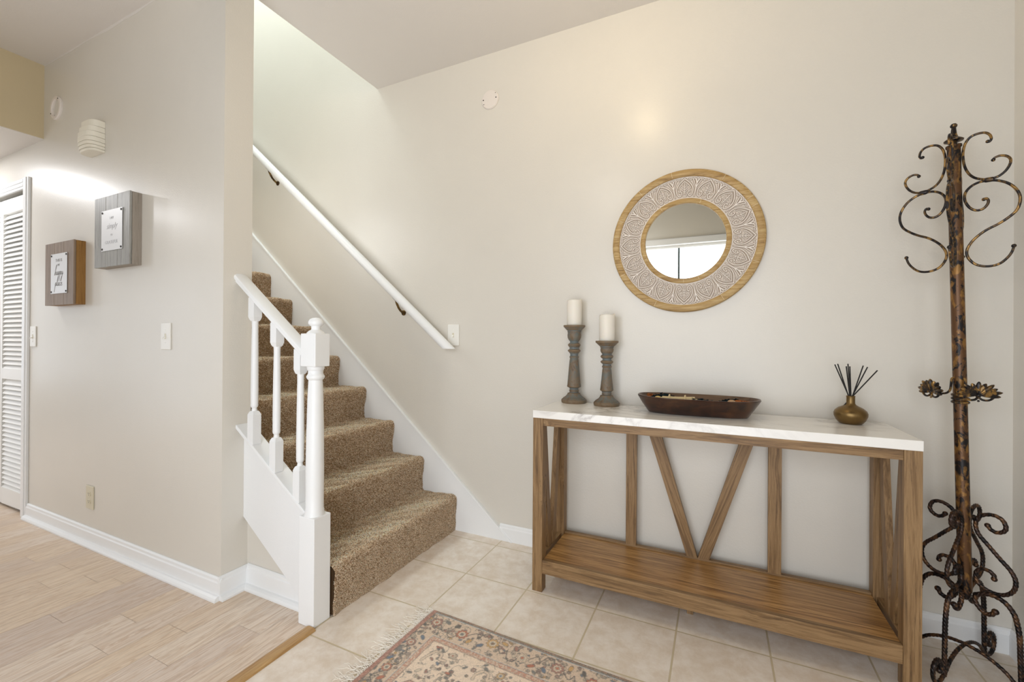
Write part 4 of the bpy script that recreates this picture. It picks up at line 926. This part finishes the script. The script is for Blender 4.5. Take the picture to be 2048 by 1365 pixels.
# ------------------------------------------------------------------ coat rack
def coat_rack():
    bx, by = 0.765, 1.986
    t = thing('coat_rack', (bx, by, 0), 'tall bronzed wrought-iron coat rack with scroll hooks in the right corner', 'coat rack')
    # the pole leans a little to the left
    px_ = lambda z: bx - 0.0205 * (z - 0.25); py_ = lambda z: by + 0.006 * (z - 0.25)
    pr = 0.0178
    pp = [(px_(z), py_(z), z) for z in (0.262, 0.27, 0.6, 1.0, 1.4, 1.776, 1.780, 1.786, 1.787)]
    MB().tube(pp, [0.015, pr, pr, pr, pr, pr * .98, pr * 1.16, pr * 1.16, pr * 0.9], 32).build('pole', M['pole'], t, auto=True)
    MB().lathe([(0.004, 0.238), (0.010, 0.242), (0.013, 0.250), (0.015, 0.264), (0.009, 0.268)], (px_(.25), py_(.25), 0), 20).build('pole_cap', M['rope'], t, auto=True)
    fx, fy = px_(1.8), py_(1.8)
    MB().lathe([(0.010, 1.784), (0.0085, 1.797), (0.0245, 1.801), (0.0255, 1.804), (0.021, 1.808), (0.0115, 1.815), (0.0085, 1.825), (0.0065, 1.842), (0.006, 1.848), (0.009, 1.851), (0.0095, 1.856), (0.0065, 1.861), (0, 1.862)], (fx, fy, 0), 32).build('finial', M['iron'], t, auto=True)
    A = [(0.077, 1.771), (0.083, 1.770), (0.087, 1.778), (0.084, 1.792), (0.074, 1.803), (0.058, 1.806), (0.040, 1.801), (0.028, 1.784), (0.0225, 1.761), (0.0215, 1.738), (0.0245, 1.708), (0.033, 1.681), (0.046, 1.662), (0.064, 1.651), (0.082, 1.647), (0.100, 1.650), (0.115, 1.662), (0.125, 1.680), (0.127, 1.697), (0.119, 1.710), (0.105, 1.716), (0.093, 1.713), (0.088, 1.706)]
    B = [(0.066, 1.583), (0.073, 1.585), (0.077, 1.574), (0.072, 1.560), (0.062, 1.551), (0.048, 1.551), (0.035, 1.562), (0.025, 1.583), (0.0225, 1.604), (0.028, 1.622), (0.041, 1.636), (0.059, 1.643), (0.080, 1.642), (0.100, 1.636), (0.121, 1.621), (0.136, 1.600), (0.144, 1.577), (0.144, 1.553), (0.136, 1.529), (0.118, 1.510), (0.096, 1.494), (0.072, 1.481), (0.051, 1.464), (0.035, 1.444), (0.025, 1.420), (0.027, 1.396), (0.041, 1.373), (0.060, 1.362), (0.081, 1.360), (0.099, 1.366), (0.114, 1.381), (0.124, 1.398), (0.129, 1.416)]
    phi = math.radians(-27.6)
    for k in range(4):
        a = phi + k * math.pi / 2; ca, sa = math.cos(a), math.sin(a)
        P = lambda s, z: (px_(z) + s * ca, py_(z) + s * sa, z)
        pa = spline([P(*q) for q in A], 6); pb = spline([P(*q) for q in B], 6)
        def taper(n, r, e): return [r * (e + (1 - e) * min(1, min(i, n - 1 - i) / (n * .12))) for i in range(n)]
        h1 = MB().tube(pa, taper(len(pa), 0.0038, 0.8), 10).ball(P(0.079, 1.772), 0.0055, 12, 8).ball(P(0.090, 1.707), 0.0055, 12, 8).build('upper_scroll', M['iron'], t, auto=True)
        MB().tube(pb, taper(len(pb), 0.0040, 0.85), 10).ball(P(0.067, 1.583), 0.0056, 12, 8).ball(P(0.129, 1.418), 0.0062, 12, 8).build('coat_hook', M['iron'], t, auto=True)
        c1, c2 = P(0.070, 1.6455), P(0.090, 1.6435)
        MB().tube([c1, P(0.0735, 1.6452), P(0.0865, 1.6445), c2], [0.0072, 0.0080, 0.0080, 0.0072], 14).build('collar_clip', M['iron'], t, auto=True)
    # rings round the pole and the lower hooks
    zb = 0.905
    for dz in (0, 0.012, 0.024): MB().tube([(px_(zb) + 0.0185 * math.cos(a), py_(zb) + 0.0185 * math.sin(a), zb + dz) for a in np.linspace(0, 2 * math.pi, 40)], 0.0052, 10).build('pole_band', M['iron'], t, auto=True)
    cxm, cym = px_(.97), py_(.97)
    def low_hook(a, flower):
        ca, sa = math.cos(a), math.sin(a); P = lambda s, z, o=0: (cxm + s * ca - o * sa, cym + s * sa + o * ca, z)
        pts = spline([P(0.016, 0.987), P(0.023, 0.984), P(0.025, 0.965), P(0.028, 0.945), P(0.040, 0.934), P(0.062, 0.934), P(0.073, 0.944), P(0.076, 0.956)], 5)
        h = MB().tube(pts, 0.0034, 10).build('lower_hook', M['iron'], t, auto=True)
        # fan-shaped flower ornament facing outward
        m = MB(); zc_ = 0.935
        for i in range(11):
            th = math.radians(-8 + 196 * i / 10); L = 0.050 + 0.005 * (i % 2); du, dv = math.cos(th), math.sin(th)
            pp_ = [P(0.079 + 0.006 * q, zc_ + 0.004 + q * L * dv * 0.78, q * L * 1.12 * du) for q in (0.05, 0.35, 0.7, 0.9, 1.0)]
            m.tube(pp_, [0.0024, 0.0058, 0.0070, 0.0048, 0.0014], 8)
        for sgn in (-1, 1):
            m.tube(spline([P(0.081, zc_ - 0.002, sgn * 0.002), P(0.083, zc_ + 0.010, sgn * 0.016), P(0.083, zc_ + 0.008, sgn * 0.034), P(0.083, zc_ - 0.004, sgn * 0.038), P(0.083, zc_ - 0.013, sgn * 0.026), P(0.083, zc_ - 0.012, sgn * 0.010), P(0.081, zc_ - 0.004, sgn * 0.001)], 5), 0.0034, 8)
        m.ball(P(0.082, zc_ + 0.002), 0.006, 12, 8); m.ball(P(0.082, zc_ - 0.016), 0.0035, 10, 6)
        m.build('leaf_ornament', M['iron'], h, auto=True)
    low_hook(math.radians(192), False); low_hook(math.radians(-80), True)
    # twisted base
    pear = [(0.053, 0.509), (0.060, 0.499), (0.074, 0.494), (0.090, 0.503), (0.095, 0.519), (0.087, 0.539), (0.069, 0.547), (0.048, 0.542), (0.031, 0.527), (0.0245, 0.500), (0.032, 0.472), (0.055, 0.444), (0.083, 0.411), (0.106, 0.385), (0.117, 0.357), (0.113, 0.327), (0.098, 0.306), (0.077, 0.296), (0.052, 0.297), (0.034, 0.308), (0.0255, 0.326), (0.028, 0.347), (0.040, 0.360), (0.056, 0.362), (0.068, 0.353), (0.069, 0.341)]
    leg = [(0.072, 0.237), (0.063, 0.223), (0.048, 0.219), (0.034, 0.230), (0.0245, 0.247), (0.027, 0.266), (0.045, 0.281), (0.070, 0.286), (0.094, 0.278), (0.112, 0.256), (0.120, 0.229), (0.126, 0.185), (0.128, 0.121), (0.130, 0.046), (0.131, 0.018)]
    arch = [(0.0, 0.088), (0.05, 0.080), (0.095, 0.058), (0.128, 0.026), (0.158, 0.0085), (0.185, 0.014), (0.198, 0.038), (0.194, 0.066), (0.176, 0.080), (0.158, 0.074), (0.152, 0.056), (0.161, 0.044)]
    for k in range(4):
        a = math.radians(48 + 90 * k); ca, sa = math.cos(a), math.sin(a)
        P = lambda s, z: (bx + s * ca, by + s * sa, z)
        for nm, src, r0, mr in (('base_scroll', pear, 0.0064, M['rope']), ('leg', leg, 0.0074, M['rope'])):
            pth = resample(spline([P(*q) for q in src], 8), 0.0020)
            o = MB().tube(pth, r0, 30, 5, 105.0, 0.24)
            o.ball(P(*src[0]), r0 * 1.25, 12, 8)
            if nm == 'base_scroll': o.ball(P(*src[-1]), r0 * 1.25, 12, 8)
            o.build(nm, mr, t, auto=False, smooth=True)
        half = resample(spline([P(*q) for q in arch], 8), 0.0020)
        MB().tube(half, [0.0060] * (len(half) * 6 // 10) + list(np.linspace(0.0062, 0.0085, len(half) - len(half) * 6 // 10)), 30, 5, 105.0, 0.24).ball(P(*arch[-1]), 0.0095, 12, 8).build('arched_foot', M['rope'], t, smooth=True)
coat_rack()

# ------------------------------------------------------------------ persian rug
def rug():
    ox, oy, ang = -1.037, 1.466, math.radians(-2.2)
    W, Hh = 1.50, 0.92; st = 0.0022; nx, ny = int(W / st), int(Hh / st)
    t = thing('persian_rug', (ox, oy, 0), 'faded persian rug with floral border and cream fringe on the tile floor', 'rug')
    u, v = np.meshgrid(np.arange(nx) * st, np.arange(ny) * st, indexing='ij')
    rg = np.random.default_rng(4)
    c = lambda *a: np.array(srgb(*a)[:3])
    beige, field, navy, rust, pinkr, gold, blue, lblue, cream, brown, slate = c(214, 190, 168), c(234, 212, 190), c(40, 52, 66), c(186, 98, 70), c(164, 108, 98), c(206, 158, 92), c(66, 104, 136), c(176, 188, 196), c(226, 208, 184), c(112, 84, 70), c(96, 104, 108)
    img = np.zeros((nx, ny, 3)); img[:] = beige
    def put(mask, col, a=1.0):
        m_ = np.clip(mask, 0, 1)[..., None] * a; img[:] = img * (1 - m_) + col * m_
    soft = lambda d, w_=0.0010: np.clip(0.5 - d / w_, 0, 1)
    eu = np.minimum(u, W - u); ev = np.minimum(v, Hh - v)
    BU, BV = 0.095, 0.130
    infield = (eu > BU + .026) & (ev > BV + .026); put(infield.astype(float), field)
    # local drawing: windows for speed
    def blob(cx, cy, r, fn):
        i0, i1 = max(0, int((cx - r) / st)), min(nx, int((cx + r) / st) + 1); j0, j1 = max(0, int((cy - r) / st)), min(ny, int((cy + r) / st) + 1)
        if i0 >= i1 or j0 >= j1: return
        U_, V_ = u[i0:i1, j0:j1] - cx, v[i0:i1, j0:j1] - cy
        sub = img[i0:i1, j0:j1]
        for mask, col, al in fn(U_, V_): sub[:] = sub * (1 - mask[..., None] * al) + col * mask[..., None] * al
    def rosette(cx, cy, R, outer, inner, n=8, core=gold, rot=0):
        def fn(U_, V_):
            r = np.hypot(U_, V_); a = np.arctan2(V_, U_) + rot; ro = R * (0.88 + 0.12 * np.cos(n * a))
            return [(soft(r - ro - .0022), navy, .9), (soft(r - ro), outer, 1), (soft(np.abs(r - ro * .68) - .0012), navy, .6), (soft(r - ro * .64), inner, 1), (soft(np.abs(r - ro * .36) - .0014), slate, .8), (soft(r - ro * .28), core, 1)]
        blob(cx, cy, R * 1.3 + .004, fn)
    def leaf(cx, cy, L, w_, a, col, edge=navy):
        ca, sa = math.cos(a), math.sin(a)
        def fn(U_, V_):
            p = U_ * ca + V_ * sa; q = -U_ * sa + V_ * ca; d = np.hypot(p / L, q / w_) - 1
            return [(np.clip(.5 - d * w_ / .001 + 1.6, 0, 1), edge, .85), (np.clip(.5 - d * w_ / .001, 0, 1), col, 1), (soft(np.abs(q) - .0006) * (d < 0), edge, .6)]
        blob(cx, cy, max(L, w_) * 1.3 + .004, fn)
    def line(pts, w_, col, al=1.0):
        pts = spline(pts, 8)
        for p, q in zip(pts, pts[1:]):
            e = q - p; mx, my = (p + q) / 2; R = np.hypot(*e) / 2 + w_ + .003
            def fn(U_, V_):
                wx, wy = U_ + e[0] / 2, V_ + e[1] / 2; h_ = np.clip((wx * e[0] + wy * e[1]) / (e @ e + 1e-12), 0, 1)
                return [(soft(np.hypot(wx - e[0] * h_, wy - e[1] * h_) - w_), col, al)]
            blob(mx, my, R, fn)
    R_ = random.Random(21)
    # field: scattered small motifs
    for _ in range(2100):
        cx, cy = R_.uniform(BU + .03, W - BU - .03), R_.uniform(BV + .03, Hh - BV - .03); k = R_.random(); sz = R_.uniform(.004, .010)
        if k < .35: leaf(cx, cy, sz, sz * .5, R_.uniform(0, 3.1), R_.choice([blue, slate, rust, pinkr, cream, beige, field]))
        elif k < .6: rosette(cx, cy, sz * .9, R_.choice([pinkr, beige, cream, slate]), R_.choice([cream, rust]), 6, R_.choice([rust, navy, gold]))
        else:
            a = R_.uniform(0, 6.28); pts = [(cx, cy), (cx + .012 * math.cos(a), cy + .012 * math.sin(a)), (cx + .02 * math.cos(a + .9), cy + .02 * math.sin(a + .9))]; line(pts, .0008, R_.choice([navy, slate, brown]), .75)
    for gx in np.arange(0.19, W - .15, 0.155):
        for gy in np.arange(0.20, Hh - .15, 0.16):
            x, y = gx + R_.uniform(-.02, .02), gy + R_.uniform(-.015, .015); s = R_.choice([-1, 1])
            k1, k2 = R_.uniform(.7, 1.25), R_.uniform(-.012, .012)
            P1 = [(x - .03 * s * k1, y + .040 * k1), (x - .025 * s, y + .01), (x - .01 * s, y - .012 * k1), (x + .012 * s, y - .006), (x + .02 * s, y + .012 + k2), (x + .035 * s * k1, y + .014 - k2)]
            line(P1, .0062, navy, .55); line(P1, .0046, R_.choice([rust, gold, pinkr, beige, beige]), .75); line(P1, .0009, cream, .8)
            rosette(x + .05, y - .02, .014, R_.choice([gold, pinkr, beige]), cream, 8, R_.choice([blue, rust]))
    for _ in range(260):
        cx, cy = R_.uniform(.02, W - .02), R_.uniform(.02, Hh - .02); a = R_.uniform(0, 6.28); q_ = R_.uniform(.012, .03)
        line([(cx + q_ * math.cos(a + .9 * i_) * (1 - .12 * i_), cy + q_ * math.sin(a + .9 * i_) * (1 - .12 * i_)) for i_ in range(5)], .0009, navy, .6)
    # borders: main band motifs along both long and short sides
    def border(L, wid, place):
        n = max(3, round(L / 0.125)); stp = L / n
        # background scribble
        for _ in range(int(L * 430)):
            s = R_.uniform(0, L); q = R_.uniform(.012, wid - .008); k = R_.random(); X_, Y_ = place(s, q); sz = R_.uniform(.0035, .008)
            if k < .5: leaf(X_, Y_, sz, sz * .5, R_.uniform(0, 3.1), R_.choice([slate, beige, beige, pinkr, cream, cream, blue, gold]))
            elif k < .75: rosette(X_, Y_, sz, R_.choice([cream, pinkr, beige]), cream, 6, R_.choice([rust, brown]))
            else:
                a = R_.uniform(0, 6.28); line([(X_, Y_), (X_ + .01 * math.cos(a), Y_ + .01 * math.sin(a)), (X_ + .017 * math.cos(a + 1), Y_ + .017 * math.sin(a + 1))], .0009, R_.choice([navy, slate]), .8)
        m_ = wid / 2 + .004
        for i in range(n):
            s0 = (i + .5) * stp; amp = wid * .30 * (1 if i % 2 else -1)
            line([place(s0 - stp * .5, m_), place(s0 - stp * .38, m_ + amp * .9), place(s0 - stp * .2, m_ + amp), place(s0 - stp * .12, m_ + amp * .35)], .0017, navy, .9)
            line([place(s0 + stp * .12, m_ + amp * .3), place(s0 + stp * .25, m_ - amp * .2), place(s0 + stp * .4, m_ - amp * .6), place(s0 + stp * .5, m_)], .0017, navy, .9)
            X_, Y_ = place(s0, m_ + amp * .15); col = [pinkr, rust, gold, beige][i % 4]
            rosette(X_, Y_, min(.024, wid * .19), rust if i % 4 == 1 else col, cream, 9, [rust, slate, brown, rust][i % 4])
            X_, Y_ = place(s0 - stp * .30, m_ - amp * .6); leaf(X_, Y_, .012, .006, R_.uniform(0, 3), R_.choice([navy, pinkr, blue]))
            X_, Y_ = place(s0 + stp * .33, m_ + amp * .65); leaf(X_, Y_, .013, .0065, R_.uniform(0, 3), R_.choice([gold, rust, slate]))
    border(W, BV, lambda s, q: (s, q)); border(Hh - 2 * BV, BU, lambda s, q: (q, s + BV))
    border(Hh - 2 * BV, BU, lambda s, q: (W - q, s + BV)); border(W, BV, lambda s, q: (s, Hh - q))
    # stripes
    spk = rg.random((nx // 2 + 1, ny // 2 + 1)).repeat(2, 0).repeat(2, 1)[:nx, :ny]
    fr = np.minimum(eu - BU, ev - BV); on = (fr > 0) & (fr < .022)
    img[on] = pinkr * .5 + beige * .5; put((on & (spk > .62)).astype(float), rust, .5); put((on & (spk < .3)).astype(float), cream, .6)
    put(soft(np.abs(fr) - .0012), lblue, .8); put(soft(np.abs(fr - .0025) - .0007), navy, .8); put(soft(np.abs(fr - .022) - .0012), slate, .8)
    g1 = ev < .013; img[g1] = c(150, 124, 108); put((g1 & (spk > .5)).astype(float), navy, .6); put((g1 & (spk < .25)).astype(float), rust, .4)
    put((soft(np.abs(ev - .0145) - .0016)), navy, .9); put((soft(np.abs(ev - .0185) - .0014)), lblue, .9)
    g2 = eu < .021; img[g2] = pinkr; put((g2 & (spk > .6)).astype(float), c(130, 84, 80), .6); put((g2 & (spk < .3)).astype(float), c(196, 150, 134), .6)
    put((soft(np.abs(eu - .0225) - .0014)) * (ev > .013), navy, .85)
    jx = np.clip(np.arange(nx)[:, None] + rg.integers(-1, 2, (nx, ny)), 0, nx - 1); jy = np.clip(np.arange(ny)[None, :] + rg.integers(-1, 2, (nx, ny)), 0, ny - 1); img = 0.7 * img + 0.3 * img[jx, jy]; img = img * (0.84 + 0.34 * rg.random((nx, ny, 1))) ; img = img * 0.93 + beige * 0.07
    ca, sa = math.cos(ang), math.sin(ang)
    X = ox + u * ca - v * sa * -1 * -1; 
    X = ox + u * ca + v * sa; Y = oy + u * sa - v * ca
    Z = 0.0065 + 0.0008 * rg.random((nx, ny)) + 0.0012 * np.sin(u * 9 + v * 4) 
    ed = np.minimum(eu, ev); Z = np.where(ed < st * 1.5, 0.0008, Z)
    V = np.stack([X, Y, Z], -1).reshape(-1, 3); I = np.arange(nx * ny).reshape(nx, ny)
    Fq = np.stack([I[:-1, :-1], I[:-1, 1:], I[1:, 1:], I[1:, :-1]], -1).reshape(-1, 4)[:, ::-1]
    o = np_mesh('woven_field', V, Fq, M['rug'], t); color_attr(o.data, 'tint', img.reshape(-1, 3))
    # fringe on both short ends
    for end in (0, 1):
        m = MB(); q = R_
        vv = 0.004
        while vv < Hh:
            dens = 0.5 + 0.5 * math.sin(vv * 38)
            for _ in range(2 if dens > .35 else 1):
                L = q.uniform(.035, .095); a = q.gauss(0, .35); x = 0.0; y = vv + q.uniform(-.003, .003); pts = [(x - .0, y)]; n = 6
                for i in range(n): a += q.gauss(0, .35); x -= L / n * math.cos(a); y += L / n * math.sin(a); pts.append((x, y))
                P3 = []
                for (a_, b_) in pts:
                    uu = a_ if end == 0 else W - a_
                    P3.append((ox + uu * ca + b_ * sa, oy + uu * sa - b_ * ca, 0.0018 + q.uniform(0, .004)))
                m.tube(P3, [0.0010] * 3 + [0.0008] * 3 + [0.0005], 5)
            vv += 0.0050
        m.build('fringe', M['fringe'], t, smooth=True)
rug()
